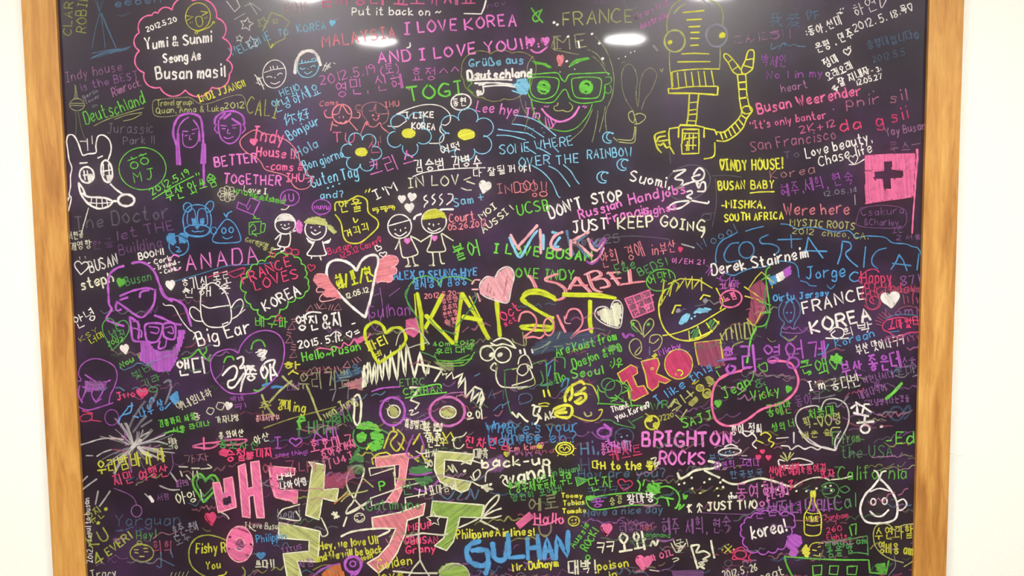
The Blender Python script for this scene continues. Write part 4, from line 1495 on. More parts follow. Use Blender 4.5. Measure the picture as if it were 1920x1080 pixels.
l('B8', 10, '2015 600 2070 605 2150 640 2200 625 2300 630 2420 660 2520 650 2580 700 2660 690 2790 700 2850 740 2950 750 3000 770 3040 780 3065 830 3070 920 3060 1000')
l('B8', 10, '1590 965 1660 985 1720 960 1800 930 1900 920 1990 880 2080 885 2120 900 2140 930 2150 1000')
end()
T(960, 270)
begin('chalk_lettering', 'very large blue country name with an exclamation mark')
l('B7', 12, '1700 740 1640 750 1600 800 1590 850 1620 885 1690 875')
o('B7', 12, 1757, 795, 56, 62)
l('B7', 12, '1920 680 1860 710 1870 745 1940 750 1990 770 2000 800 1970 830')
L('B7', 12, '1990 718 2170 712;2090 680 2095 780')
L('B9', 13, '2180 850 2205 780 2220 700;2220 700 2260 760 2330 855;2190 800 2360 805')
l('B9', 13, '2440 900 2465 820 2475 740;2475 730 2530 740 2540 780 2500 820 2530 870 2590 920')
L('B8', 12, '2650 770 2640 860 2635 925')
l('B7', 12, '2805 780 2740 800 2700 850 2700 900 2740 935')
L('B9', 13, '2840 940 2880 880 2900 830;2900 830 2930 870 2960 950;2850 895 2990 912')
L('B8', 12, '3050 820 3040 900 3035 945')
end()
t('Derek Stairneim', 1500, 985, 2230, 850, 85, 'W', 14)
t('Jorge', 2200, 1010, 2500, 1000, 92, 'B', 12)
t('C', 2535, 1030, 2610, 1025, 82, 'B', 12)
l('B8', 9, '2160 1025 2210 1040 2230 1060 2280 1065;2360 1060 2390 1085 2420 1055')
t('가 고시', 1430, 970, 1660, 1060, 60, 'V8', 8)
t('꼬마', 1550, 1090, 1720, 1075, 60, 'V8', 8)

# ---------------------------------------------------------------- second quarter, right
T(1440, 270)
t('Love beauty,', 285, 105, 780, -20, 78, 'W', 11)
t('Chase life', 385, 165, 785, 60, 78, 'W', 10)
heart('W9', 9, 640, 120, 70, 72, -12)
l('W9', 9, '605 155 660 150 720 115')
t('To', 120, 105, 240, 95, 56, 'N4', 7)
t('Korea', 20, 265, 355, 215, 70, 'S6', 8)
begin('chalk_flag', 'pink hatched flag with a dark cross and a pole')
sub('flag_field', 'pink hatched field around a dark cross')
F('P', '730 90 900 80 1100 75 1098 190 930 190 930 125 862 130 862 190 790 200 730 200', 86, 10, 13)
F('P', '728 200 792 200 790 265 850 265 858 340 925 340 925 262 1010 258 1010 190 1098 188 1085 395 960 410 728 445', 86, 9, 13)
L('P', 11, '728 90 900 78 1100 75;728 90 735 445;728 447 900 420 1085 395;862 128 930 122;862 128 862 200 790 205;930 122 935 190 1010 195;780 268 855 268 860 345;860 345 925 340 920 262 1010 260')
sub('flag_pole', 'pink flag pole')
l('P', 20, '1115 40 1118 100 1110 180 1105 260')
l('P', 14, '1105 250 1100 350 1092 450 1085 550 1078 670')
end()
t('혜주,세희, 현숙', 100, 400, 640, 290, 90, 'V7', 8)
t('12.05.14', 415, 390, 670, 360, 38, 'N7', 7)
l('W5', 8, '648 380 652 455')
t('Were here', 120, 535, 610, 520, 90, 'S7', 12)
t('MYSTIC ROOTS', 165, 610, 650, 640, 55, 'O7', 10)
t('2012  chico, CA.', 180, 668, 750, 715, 48, 'O7', 8)
begin('chalk_frame', 'faded violet box around a two line message')
l('V4', 7, '690 480 850 460 1000 480 1035 530 1010 620 830 630 670 610 670 540 690 480')
end()
t('Csakura', 700, 540, 1020, 520, 58, 'V4', 8)
t('&Charley', 720, 610, 980, 610, 50, 'V4', 8)
t('고은', 930, 670, 1010, 660, 45, 'V4', 7)
t('2 서울', 960, 720, 1150, 715, 36, 'V4', 7)
t('Happy', 700, 1050, 930, 1040, 95, 'R8', 12)
l('R8', 10, '690 1040 680 1010 740 950 800 940 830 960')
t('Birthday', 730, 1130, 1110, 1110, 90, 'R7', 10)
t('87!', 1000, 1060, 1140, 1040, 70, 'V6', 10)
begin('chalk_flag', 'small tilted flag in violet, white and blue')
F('V', '110 950 165 915 175 970 125 1005', 60, 9, 13)
F('W', '60 980 108 955 122 1010 70 1035', 60, 9, 12)
F('B', '0 1000 55 985 65 1040 20 1060', 60, 9, 12)
l('Y8', 9, '-20 1000 20 1030 30 1080')
end()

# ---------------------------------------------------------------- third quarter
T(480, 540)
begin('chalk_triangles', 'salmon ring of small triangles and bars')
for (a, b, r_) in ((405, 155, 8), (500, 135, -10), (612, 145, 15), (265, 290, 0), (250, 390, 10), (280, 500, -5), (400, 632, 8), (540, 615, -10), (680, 575, 12)):
    q = math.radians(r_)
    L('S6', 8, '%f %f %f %f %f %f %f %f' % (a - 28, b + 22, a + 30, b + 18, a + 8 * math.cos(q), b - 28, a - 28, b + 22))
L('S6', 8, '440 120 460 155;455 115 478 150;560 125 545 165;580 125 565 165;265 235 310 230;270 252 315 250;235 330 265 340;232 350 262 362;270 420 300 425;265 440 300 445;262 460 300 465;460 600 462 640;480 595 482 640;590 590 600 630;610 585 625 620;720 540 740 570;740 525 770 560;760 515 790 545;350 640 360 670')
end()
t('영진&지', 315, 325, 660, 290, 105, 'W', 14)
l('W', 13, '380 235 375 200 420 180 490 185')
t('2015. 5.11.', 325, 450, 650, 395, 58, 'W', 12)
l('W', 11, '555 360 600 325 640 350 620 360;600 330 600 400;720 270 745 262')
t('♡=', 700, 380, 790, 335, 50, 'W', 10)
begin('chalk_squiggle', 'red pink squiggly line')
l('P9', 12, '450 465 480 450 560 460 580 470 570 440 600 440 640 450 660 410 700 430 740 380 760 410 790 370 820 390 860 340')
F('P8', '740 390 820 350 800 400 760 420', 20, 10, 12)
end()
t('Hello~Pusan', 355, 550, 790, 465, 70, 'G', 12)
t('배구파', 0, 290, 245, 300, 75, 'G8', 10)
heart('R8', 10, 172, 222, 52, 48, 180)
begin('chalk_cards', 'olive crossed lines over dark scribble')
l('O7', 18, '200 660 240 700 320 760;270 695 180 770 100 860;45 800 80 880 140 960;380 730 420 820 460 930 490 990')
l('Y5', 10, '60 1050 200 1000 330 960 600 890')
end()
t('핫', 220, 650, 340, 640, 90, 'Y8', 14)
t('우리기쁨', 320, 755, 720, 740, 120, 'O6', 12)
t('갱미ing', 160, 910, 370, 930, 75, 'Y8', 12)
t('춘', 40, 960, 130, 950, 95, 'Y6', 12)
t('won Jung', 525, 985, 760, 860, 70, 'O8', 13)
t('공유가', 630, 960, 780, 850, 55, 'V6', 9)
t('별서', 600, 1040, 730, 1000, 90, 'D8', 12)
t('♡', 570, 1010, 620, 990, 40, 'D8', 9)
t('홍대서울부', 0, 1000, 180, 990, 45, 'H7', 8)
t('f HH지', 310, 1100, 600, 1090, 105, 'D8', 16)
begin('chalk_brush', 'green bold hook stroke')
l('G8', 22, '335 1050 320 1000 340 965 365 975;310 1000 370 990')
end()
t('나애용', 600, 720, 800, 620, 70, 'B4', 12)
F('B2', '600 660 800 600 820 640 640 700', -20, 16, 20)
F('S6', '660 720 800 670 800 760 720 750', 0, 12, 16)
l('S7', 12, '690 735 750 725;700 755 760 745')
t('ㅂㅂ', 240, 770, 330, 760, 60, 'V5', 8)
l('B8', 22, '120 745 160 738 200 745;50 730 100 715')
t('7ㄱ', 560, 850, 720, 830, 100, 'N6', 10)
# spectacled face with zigzag hair
begin('chalk_zigzag_face', 'cream face with zigzag hair and violet round glasses')
sub('hair', 'cream zigzag hair')
l('E', 19, '810 740 800 590 815 640 830 740 850 560 870 720 890 560 905 720 920 530 950 690 965 500 1000 690 1010 470 1060 690 1080 430 1120 660 1130 420 1190 670 1230 480 1270 660 1300 560 1290 640;1210 570 1300 585 1400 610', smooth=False)
l('E', 17, '1340 700 1390 620 1400 650 1430 640 1420 680 1470 630 1480 680 1550 640 1510 750 1570 670 1570 820 1640 740 1610 850 1690 770 1660 870 1700 800 1680 900;1640 740 1690 760 1710 830 1680 890', smooth=False)
l('E', 17, '800 745 815 580;840 560 830 600', smooth=False)
l('E', 18, '740 815 770 800 790 870 780 1000 755 1025 735 980 740 900 735 830')
sub('glasses', 'violet glasses drawn with two round lenses')
o('V', 18, 1025, 925, 92, 105, 0, 0, 360, 2)
o('M7', 18, 1435, 925, 132, 108, 0, 0, 360, 2)
l('V', 14, '1120 970 1190 1000 1250 990 1310 960;870 775 950 750 1080 740')
l('M6', 10, '1370 830 1450 790 1560 780')
sub('eye', 'olive filled eye')
o('E', 12, 1035, 925, 45, 48)
F('O8', '995 900 1035 890 1070 920 1060 960 1020 965', 30, 10, 13)
l('Y6', 9, '975 905 995 910;1000 870 1010 890')
sub('eye', 'olive filled eye')
o('E', 12, 1440, 930, 62, 44)
F('O9', '1385 930 1420 895 1470 900 1500 930 1460 965 1410 960', 30, 10, 13)
sub('nose')
l('E', 20, '1155 745 1230 745 1160 840 1225 865 1195 905;1155 745 1165 750', smooth=False)
l('E', 10, '1150 920 1180 915 1160 950 1190 945 1220 930')
end()
t('ETRC', 1080, 735, 1270, 725, 55, 'G6', 11)
t('CARRAN', 1110, 800, 1400, 780, 50, 'G8', 11)
l('G', 12, '1120 825 1250 800 1430 782;1230 745 1370 720 1390 750')
t('개똥벌레야 안녕', 1110, 1050, 1400, 1075, 60, 'E', 10)
t('으이', 1590, 1000, 1710, 980, 70, 'E', 12)
# KAIST
begin('chalk_block_word', 'huge lime yellow bold word of five capitals')
L('L', 34, '1210 40 1240 200 1245 320 1250 460;1400 50 1340 170 1270 300;1275 205 1380 310 1480 415;1545 40 1520 220 1500 400')
L('L', 34, '1545 40 1620 160 1690 280 1745 380;1550 215 1610 225 1690 240;1805 90 1815 220 1830 360')
L('L', 12, '1190 45 1205 250 1230 330;1600 60 1640 140 1710 280')
end()
begin('chalk_scribble', 'green loose strokes around the huge word')
l('D9', 10, '1150 -10 1130 60 1150 140 1200 210 1240 330 1290 430;1640 30 1650 90 1560 220 1500 290;1390 310 1500 350;1300 230 1350 290 1400 330;1240 480 1300 500 1340 520;1600 150 1640 170')
end()
t('2012.5.20-', 1265, 80, 1530, 50, 38, 'S9', 8)
for k, s_ in enumerate(('정민영', '우주희', '윤원장', '송현')):
    t(s_, 1398 + k * 6, 120 + k * 52, 1515, 95 + k * 52, 38, 'S7', 9)
t('시간', 1440, 290, 1490, 290, 50, 'S6', 8)
t('Gulhan', 855, 230, 1165, 200, 100, 'V7', 9)
l('V6', 8, '850 130 850 230 890 310 950 330;880 60 930 40;1000 60 1080 0')
l('V6', 7, '930 0 950 150 930 250 890 320')
begin('chalk_heart', 'yellow bold heart around Korean letters left of the zigzag hair')
heart('L9', 26, 955, 420, 310, 300, 14)
t('파티', 850, 480, 1010, 415, 70, 'Y9', 14)
t('비', 900, 520, 960, 490, 40, 'Y8', 12)
end()
begin('chalk_smudge', 'salmon scribbled patch')
F('P7', '1130 240 1200 230 1220 330 1180 370 1130 340', 30, 14, 20)
end()
l('E7', 10, '1050 430 1080 340 1160 300 1240 340 1300 420;1120 460 1200 430 1280 410')
t('40m 2012', 1330, 440, 1640, 420, 36, 'G8', 9)
t('우리대박', 1345, 500, 1640, 470, 42, 'G8', 9)
begin('chalk_hatching', 'green parallel scribbled bars')
l('G7', 11, '1360 540 1450 548 1560 540 1620 530;1370 560 1460 565 1560 555;1400 580 1560 575 1640 480;1340 500 1370 560 1420 590;1500 545 1600 500')
end()
F('O5', '1350 560 1480 560 1480 620 1400 620', 30, 14, 14)
begin('chalk_pig_face', 'white loopy creature with two round eyes')
o('E', 12, 1735, 490, 52, 55)
o('E', 12, 1850, 500, 62, 58)
dots('E9', 40, '1768 500 1830 500')
l('E', 14, '1780 400 1840 375 1900 395 1940 440;1760 410 1800 430 1860 420 1950 450')
l('E9', 13, '1810 590 1790 560 1760 600 1800 620 1810 570 1800 660 1830 730 1900 745 2040 740;1780 430 1700 440 1680 480')
end()
l('D8', 10, '1860 620 1890 610 1960 600;1865 630 1870 750 1900 900 1920 950')
l('B6', 10, '1640 660 1680 640;1780 920 1840 870 1850 900;1850 880 1900 850')
t('C A !', 1640, 820, 1860, 830, 70, 'B3', 10)
t('when', 1740, 1060, 1930, 1040, 60, 'B9', 12)

T(960, 540)
begin('chalk_block_word', 'lime yellow bold S and T of the huge word')
l('L', 26, '320 70 220 20 130 20 80 60 100 100 180 160 260 210 310 260 290 310;330 90 240 50 140 40 70 85 130 130 230 190 310 225;60 290 160 280 290 290;70 300 180 315 290 315')
L('L', 22, '380 40 540 45 660 45 780 75;380 55 600 62 775 75;590 95 590 240 598 335')
L('L', 30, '582 95 582 240 594 330')
end()
begin('chalk_heart', 'large pale pink filled heart over the huge word')
F('H9', '-235 40 -230 -30 -180 -80 -120 -75 -90 -120 -40 -150 0 -130 10 -80 -10 0 -30 100 -100 95 -180 60', 60, 12, 21)
F('S6', '-200 30 -190 -30 -110 -60 -60 -110 -20 -80 -40 40 -80 80 -160 40', 100, 34, 12)
l('W9', 11, '-235 40 -240 -30 -190 -85 -130 -80 -100 -130 -40 -160 5 -135 15 -80 -5 0 -30 105 -100 100 -190 70 -235 40')
end()
l('H', 14, '-300 -30 -280 -60 -240 -60;-255 10 -300 10;-260 40 -240 100')
begin('chalk_number', 'pink outlined year number')
l('S', 16, '50 250 70 190 130 180 180 230 170 300 90 370 160 365 210 375 240 350')
o('S', 14, 275, 290, 40, 65)
l('S', 22, '340 205 370 270 400 330')
l('S', 16, '400 230 430 165 490 160 525 210 520 280 440 375 500 330 610 300')
l('H8', 9, '235 290 250 240 290 220;390 210 400 260 440 265')
end()
t('Oct', -60, 250, 70, 160, 80, 'R9', 12)
t('sct', -50, 290, 40, 240, 40, 'R8', 10)
begin('chalk_heart', 'white hatched heart right of the huge word')
F('E', '640 180 700 150 735 175 760 120 800 110 820 170 800 285 740 280 660 230', 80, 13, 16)
l('W8', 11, '740 150 760 100 800 95 828 140 825 220 805 295 730 285 660 250 620 200 640 150 700 140 735 170')
end()
begin('chalk_grid', 'pink noughts and crosses grid')
F('P4', '850 80 1030 15 1060 165 910 225', 20, 14, 14)
L('P', 12, '845 80 1030 15;870 130 1060 50;890 175 1060 105;910 225 1065 165;845 80 910 225;905 55 960 205;960 35 1015 185;1030 15 1065 165')
L('P', 10, '975 45 1010 80;1010 40 975 85;925 115 960 150;960 110 930 155;1000 130 1030 155')
o('P', 10, 1010, 140, 18)
L('P', 10, '865 90 900 85 895 110;915 180 925 205 940 180')
end()
begin('chalk_big_head', 'large yellow tilted round head with spiky hair and hatched teeth')
sub('head_outline')
l('Y9', 13, '1150 10 1110 80 1100 170 1120 260 1160 330 1230 380 1330 395 1430 370 1500 320 1550 250')
l('Y9', 11, '1530 0 1560 60 1580 100 1560 160')
l('Y8', 11, '1160 50 1210 -60 1250 -30 1230 30 1300 -80 1310 0 1350 -90 1350 10 1420 -80 1420 20;1150 60 1110 130;1140 -60 1120 100;1170 -30 1260 -70 1400 -60 1500 0;1180 60 1200 -30', smooth=False)
l('Y', 11, '1130 355 1200 345 1300 315 1400 270 1500 210 1600 150')
sub('teeth', 'green hatched teeth')
L('Y', 12, '1325 320 1330 385;1390 285 1415 355;1455 260 1500 330;1510 230 1550 265;1330 385 1400 370 1500 320')
L('D', 12, '1345 375 1385 300;1360 380 1400 300;1340 340 1365 310;1375 375 1405 320;1470 300 1500 240;1480 310 1520 245;1500 315 1535 270;1470 270 1490 240')
sub('face_marks')
L('Y', 13, '1200 190 1225 130 1265 130;1410 85 1435 50 1485 62')
dots('N9', 34, '1245 170 1448 95')
F('C', '1250 265 1275 215 1310 190 1335 200 1310 250 1270 270;1362 185 1400 150 1440 150 1495 155 1460 180 1400 188', 10, 9, 13)
dots('C', 16, '1345 228 1370 212')
end()
begin('chalk_ring', 'pink ring with the Korean word at the round head')
o('P', 14, 1640, 80, 80, 65, -10)
t('느낌', 1595, 110, 1690, 70, 55, 'P', 11)
end()
t('기린', 1560, 10, 1680, 0, 40, 'M8', 9)
begin('chalk_house', 'red hatched pointed house shape')
F('R6', '1780 0 1860 -60 1920 0 1905 100 1880 200 1820 280 1770 230 1790 120', 82, 11, 13)
l('Y8', 10, '1775 0 1830 -80 1870 -120 1960 -40;1745 60 1820 80 1900 105;1740 -10 1800 30 1900 100;1900 110 1850 220 1815 285 1760 230', smooth=False)
end()
begin('chalk_stripes', 'olive vertical stripes of a fence')
L('O7', 13, '1670 270 1690 390;1700 260 1720 380;1740 260 1745 370;1640 290 1650 380;1600 310 1610 390;1560 340 1580 390;1765 250 1790 360;1800 270 1810 340')
l('Y6', 12, '1560 390 1620 300 1660 330;1750 260 1830 290 1790 370 1740 380;1730 400 1660 430 1640 490')
end()
l('G', 17, '1830 290 1790 380 1770 500 1760 560')
l('G8', 12, '1840 290 1900 270 1930 160 1900 -100 1930 -160;1870 190 1940 180;1850 100 1940 130;1870 -60 1930 -100')
l('D9', 12, '1900 0 1890 100 1920 180;1930 200 1900 300')
begin('chalk_bow', 'olive leafy ribbon shapes')
l('O8', 10, '975 350 930 300 890 260 910 240 950 260 980 350;985 360 990 280 1030 230 1060 250 1050 300 985 370')
l('O8', 10, '960 440 920 490 940 500 970 460 960 400 920 380 880 420 890 480 930 520 970 530;1030 410 1040 360 1100 350 1125 390 1100 450 1060 475;1030 400 1060 415 1100 380')
dots('G8', 26, '1022 272 905 270')
l('D9', 12, '895 250 900 300 940 330')
end()
l('V8', 22, '830 340 850 370 880 345 910 360')
l('B5', 9, '1030 440 1030 500')
t('Michy', 1110, 505, 1270, 445, 50, 'V', 11)
# outlined red letters
def block(label, polys, fill, line, ang=60, w=11, gap=10, fw=13):
    begin('chalk_block_letter', label)
    sub('letter_fill', COLNAME[fill[0]] + ' hatched filling')
    for p in polys:
        F(fill, p, ang, gap, fw)
    sub('letter_outline', COLNAME[line[0]] + ' outline')
    for p in polys:
        L(line, w, p, True)
    end()
block('red hatched block letter I outlined in yellow', ['790 640 890 575 935 595 940 640 905 660 940 740 985 730 1022 790 915 845 880 830 870 770 900 770 860 690 830 720'], 'R8', 'Y8')
block('red hatched block letter R outlined in yellow', ['968 550 1050 530 1090 525 1105 570 1080 640 1190 690 1150 715 1100 700 1095 735 1050 770 1015 740 1000 650'], 'R8', 'Y8')
begin('chalk_block_letter', 'red hatched block letter O outlined in yellow')
F('R8', ' '.join('%f %f' % (1248 + 102 * math.cos(v / 10 * math.pi), 570 + 106 * math.sin(v / 10 * math.pi)) for v in range(20)), 60, 10, 13)
o('Y8', 10, 1248, 570, 106, 110, 0)
o('Y', 11, 1252, 636, 26, 22)
o('Y8', 8, 1050, 603, 10, 8)
end()
begin('chalk_block_letter', 'red hatched block letter N outlined in yellow')
F('R6', '1370 410 1460 400 1550 390 1590 480 1600 580 1480 590 1400 575', 70, 11, 13)
L('Y8', 11, '1368 410 1380 490 1400 575;1368 410 1560 388 1570 420;1560 400 1580 530')
end()
t('I like this', 1095, 870, 1510, 600, 68, 'B', 11)
t('IIII', 1060, 525, 1090, 500, 20, 'Y8', 9)
t('Are Kaist from', 335, 510, 790, 385, 72, 'G9', 12)
t('Daejon &', 460, 600, 720, 510, 72, 'G9', 12)
t('Seoul', 455, 680, 690, 640, 70, 'G9', 13)
t(': P :D', 735, 500, 830, 470, 66, 'G8', 12)
t(':)우', 730, 590, 830, 600, 70, 'G8', 12)
t('day', 730, 480, 800, 450, 50, 'G8', 10)
l('D9', 12, '320 520 320 700;320 520 390 525 395 600;215 620 235 690 215 730 300 720 280 690;220 730 305 705;130 590 180 560 250 550 260 640 270 790')
t('Ilo,', 330, 710, 425, 680, 80, 'G8', 12)
l('B7', 12, '250 580 310 540;290 580 270 660;370 740 390 690 420 680 410 740 370 770')
begin('chalk_snail', 'white looping spiral and box')
l('E9', 11, '45 570 60 520 100 500 130 530 150 600 110 570 60 580 40 630 80 655 120 620 110 570;130 600 155 670 100 700 0 730')
l('O8', 9, '40 650 40 750 100 745 170 720 160 660;0 610 45 600')
L('W', 17, '60 465 65 490;90 455 100 495;148 460 155 485')
end()
l('O6', 11, '0 400 100 430 100 350;0 380 20 410;80 330 90 430;150 470 230 440 280 400;340 380 360 330;260 430 290 400')
F('B2', '330 330 620 340 620 420 160 500 150 440', -10, 20, 26)
l('B4', 10, '50 840 60 800 120 790 150 820 130 850 60 870 60 850')
l('Y', 16, '235 765 245 815;270 765 285 810')
begin('chalk_yellow_figure', 'bright yellow bold scribbled creature')
l('Y', 26, '450 730 490 710 520 700 540 720;400 850 400 800 440 740 450 800 430 840;480 800 550 745;470 800 540 790 550 830 500 865 470 850;480 850 520 820')
l('Y', 24, '310 910 380 880 440 885 450 930 420 970 340 960 330 930 400 900;345 935 410 930')
l('Y7', 12, '540 715 600 730 630 780 650 830;450 950 520 980 590 995 640 980 670 940 675 910 650 915')
l('O8', 14, '540 930 560 960 595 950 590 930')
end()
t('AK', 250, 990, 330, 970, 60, 'E', 15)
begin('chalk_scribble', 'cream scribbles beside yellow marks')
l('E', 17, '0 930 40 970 50 940 100 990 120 1000;150 880 170 880 160 950 200 960 190 1000 170 1020;170 890 210 890 200 930;190 940 220 980')
l('Y9', 11, '200 870 250 860 280 870;210 885 270 885')
end()
begin('chalk_scribble', 'green tangle with faces above the bell outline')
o('D', 10, 760, 760, 60, 70, 30)
o('D', 10, 720, 720, 50, 44)
l('G8', 11, '640 730 660 770 690 780;640 760 650 850 640 870;780 690 850 720 880 760 890 850 900 890;740 820 790 830 740 850;840 740 870 760 820 790;810 830 835 840;820 850 860 850;640 865 750 870 850 880 950 880 1000 890;770 800 840 850')
l('D8', 12, '665 990 740 990 790 1020 920 1050;900 1000 980 960;870 990 920 1040')
end()
t('Thank', 750, 930, 880, 890, 46, 'W', 10)
t('you, Korea♡', 785, 990, 1040, 890, 50, 'W', 9)
t('WR', 1040, 910, 1180, 890, 60, 'D8', 12)
begin('chalk_smiley', 'yellow round smiley with a cross inside')
o('Y9', 14, 1050, 1008, 54, 50)
F('Y8', '1010 970 1050 965 1048 1000 1010 1000;1060 1010 1100 1005 1085 1045 1058 1045', 30, 11, 13)
l('Y8', 10, '1000 940 1030 960;1070 1040 1090 1060')
end()
t('7220', 1110, 995, 1215, 965, 40, 'Y6', 10)
begin('chalk_scribble', 'olive letters in a slanted row')
l('O8', 12, '1190 890 1230 830 1260 880 1200 920;1215 850 1270 880 1230 920;1225 950 1260 985 1310 910;1260 800 1300 860;1300 830 1360 780;1310 770 1350 810;1170 900 1220 830', smooth=False)
F('Y6', '1320 860 1380 810 1395 840 1345 890;1385 740 1420 730 1430 760 1400 770;1430 800 1470 770 1490 790 1450 830;1445 670 1480 660 1530 700 1480 740', 30, 11, 12)
L('Y7', 9, '1350 720 1370 695;1365 720 1400 690')
o('Y7', 10, 1408, 748, 28, 24)
o('Y7', 10, 1460, 790, 30, 34, 20)
end()
t('SAJJ', 1285, 1050, 1510, 975, 72, 'G8', 14)
begin('chalk_ring', 'wide pink oval with two green names')
l('P', 20, '1720 620 1600 650 1530 710 1500 800 1500 900 1530 990 1600 1030 1680 1025 1770 980 1850 920 1920 890 2020 860 2110 790 2145 700 2120 610 2080 560 1990 545 1920 550')
l('P', 11, '1550 690 1640 640 1760 600 1800 590')
end()
t('Jean', 1590, 830, 1790, 720, 80, 'G8', 13)
t('Vicky', 1800, 850, 2010, 790, 80, 'G8', 11)
heart('G8', 16, 1543, 868, 44, 48, 0, True)
heart('G8', 12, 2070, 760, 40, 50, 20, True)
t('&', 1830, 750, 1910, 720, 60, 'D8', 10)
t('흥리', 1590, 650, 1850, 610, 190, 'V', 22, label='large violet Korean lettering')
t('영어게', 1890, 560, 2370, 530, 130, 'V8', 16, label='large violet Korean lettering')
o('V7', 20, 2105, 560, 44, 40)
l('G8', 10, '1520 600 1560 590;1530 620 1560 670;1840 590 1900 560 1910 620 1860 610 1850 570;1810 620 1800 680 1740 760 1690 800')
l('B7', 14, '1540 545 1580 540;1480 570 1500 620;2290 500 2340 480 2370 420')

# right third
T(1440, 540)
t('Oirtu Jersey', 40, 100, 455, 55, 52, 'B', 12)
begin('chalk_light_bulb', 'faded blue drawing of a bulb shaped figure')
l('B5', 11, '110 90 80 150 85 220 120 260 100 300 90 350;200 80 235 130 235 200 200 260 190 310;90 350 130 380 190 390')
lc('B5', 11, '165 90 195 150 190 220 160 260 125 220 115 160')
l('V6', 9, '100 330 200 340 260 330 300 290;100 290 130 310 160 290 190 310 220 290')
l('B9', 12, '130 110 165 90 180 110')
dots('B9', 14, '140 185 170 185 165 245')
end()
t('FRANCE', 265, 190, 735, 75, 92, 'W', 14)
t('KOREA', 325, 335, 775, 235, 98, 'W', 20)
l('W', 11, '460 330 500 295 560 310 560 360 510 375 470 350 500 320;430 375 540 378 600 375')
t('희', 580, 370, 645, 350, 60, 'W', 9)
t('박', 680, 340, 790, 320, 76, 'W9', 11)
t('Korean', 505, 440, 800, 365, 62, 'B9', 11)
t('부산 맛이나ㅋㅋ', 670, 505, 1030, 415, 72, 'W9', 9)
begin('chalk_heart', 'white filled heart with a fluffy top')
heart('W', 18, 915, 90, 130, 110, -8, True)
end()
begin('chalk_lettering', 'red tangled birthday lettering')
l('R7', 11, '720 130 760 160 820 150 840 100 800 60 760 80 770 110 800 120;760 40 790 100;860 20 820 60;720 -20 700 60 740 90')
o('R6', 10, 780, 90, 50, 70)
F('R5', '900 0 1150 0 1150 40 1000 30 900 20', 10, 14, 14)
L('R6', 10, '1010 50 1020 120;1040 60 1050 110;1080 70 1085 120;1110 70 1120 115;1140 40 1130 100')
end()
t('Lomi', 880, 210, 1120, 190, 60, 'V5', 12)
l('B4', 14, '880 230 960 200 1060 200 1120 210')
l('R5', 10, '970 160 1040 135 1110 150 1140 190')
begin('chalk_cloud', 'red cloud with rays around Korean letters at the frame')
l('R8', 11, '1135 240 1060 240 1000 220 900 235 860 270 860 310 910 335 950 365 1000 355 1050 335 1130 330')
L('R6', 10, '800 240 850 260;815 215 860 245;830 195 875 230;850 180 890 215;810 270 850 280;890 360 870 390;915 370 895 405;940 375 925 410;970 375 965 405;1000 370 1005 400;1040 365 1050 400;1080 360 1090 390;1110 355 1125 385;900 190 920 210')
end()
t('고마웠다', 900, 310, 1140, 280, 70, 'R9', 12)
l('B7', 9, '910 330 980 322')
begin('chalk_starburst', 'bright green filled leaf burst')
F('G', '470 500 500 510 510 490 530 510 555 515 545 540 555 570 520 560 500 575 495 545 470 540', 20, 10, 15)
end()
t('큰애♡', 250, 650, 540, 600, 90, 'G8', 12)
l('G9', 12, '290 630 310 620 320 640 300 650;380 640 440 620 450 640')
t('부산 좋은데', 560, 665, 1000, 590, 110, 'V9', 16)
t('소ㅊ', 1000, 600, 1110, 590, 70, 'V5', 10)
t('로마', 950, 660, 1110, 640, 60, 'N4', 10)
t("I'm", 310, 770, 430, 750, 75, 'W', 11)
t('공다빈', 480, 775, 700, 735, 88, 'W9', 10)
t('이런너서네', 720, 720, 940, 665, 52, 'V6', 8)
t('우', 800, 745, 850, 740, 50, 'V5', 8)
t('매일다먹어', 690, 835, 890, 770, 60, 'V6', 8)
t('그냥생각나는것들', 760, 890, 1060, 845, 48, 'V6', 8)
l('G', 26, '1000 712 940 780 880 830')
t('동이ㅋ', 210, 895, 400, 850, 80, 'V5', 8)
begin('chalk_heart', 'large white outline heart with Korean lettering')
l('W7', 12, '395 920 370 885 310 885 240 910 205 970 220 1040 280 1110 360 1170 430 1200 500 1215 520 1170 560 1100 600 1010 600 920 570 860 500 830 430 840 400 890 395 920')
end()
l('N6', 12, '440 870 500 860 520 890 600 810;330 830 420 820 500 800')
t('처음대', 310, 980, 490, 960, 70, 'G7', 12)
t('픽-♡ㅇ령', 280, 1060, 550, 1010, 82, 'O7', 12)
l('O8', 11, '470 1110 475 1050 535 1045')
begin('chalk_lettering', 'white bold Korean letters turned upright')
l('W', 20, '620 900 660 870 670 950;640 935 700 950 720 870 755 870;655 855 690 880;700 880 770 930;680 945 750 960;665 1010 790 1000;725 950 720 1005', smooth=False)
o('W', 17, 725, 1055, 34, 30)
l('W8', 20, '840 1040 855 1035')
end()
o('B2', 20, 960, 940, 50, 50)
l('B2', 20, '1020 980 1060 930 1050 880 1010 930')
t('공해만', 0, 970, 180, 930, 88, 'G7', 11)
t('성의 너', 40, 1080, 200, 1040, 60, 'G7', 10)

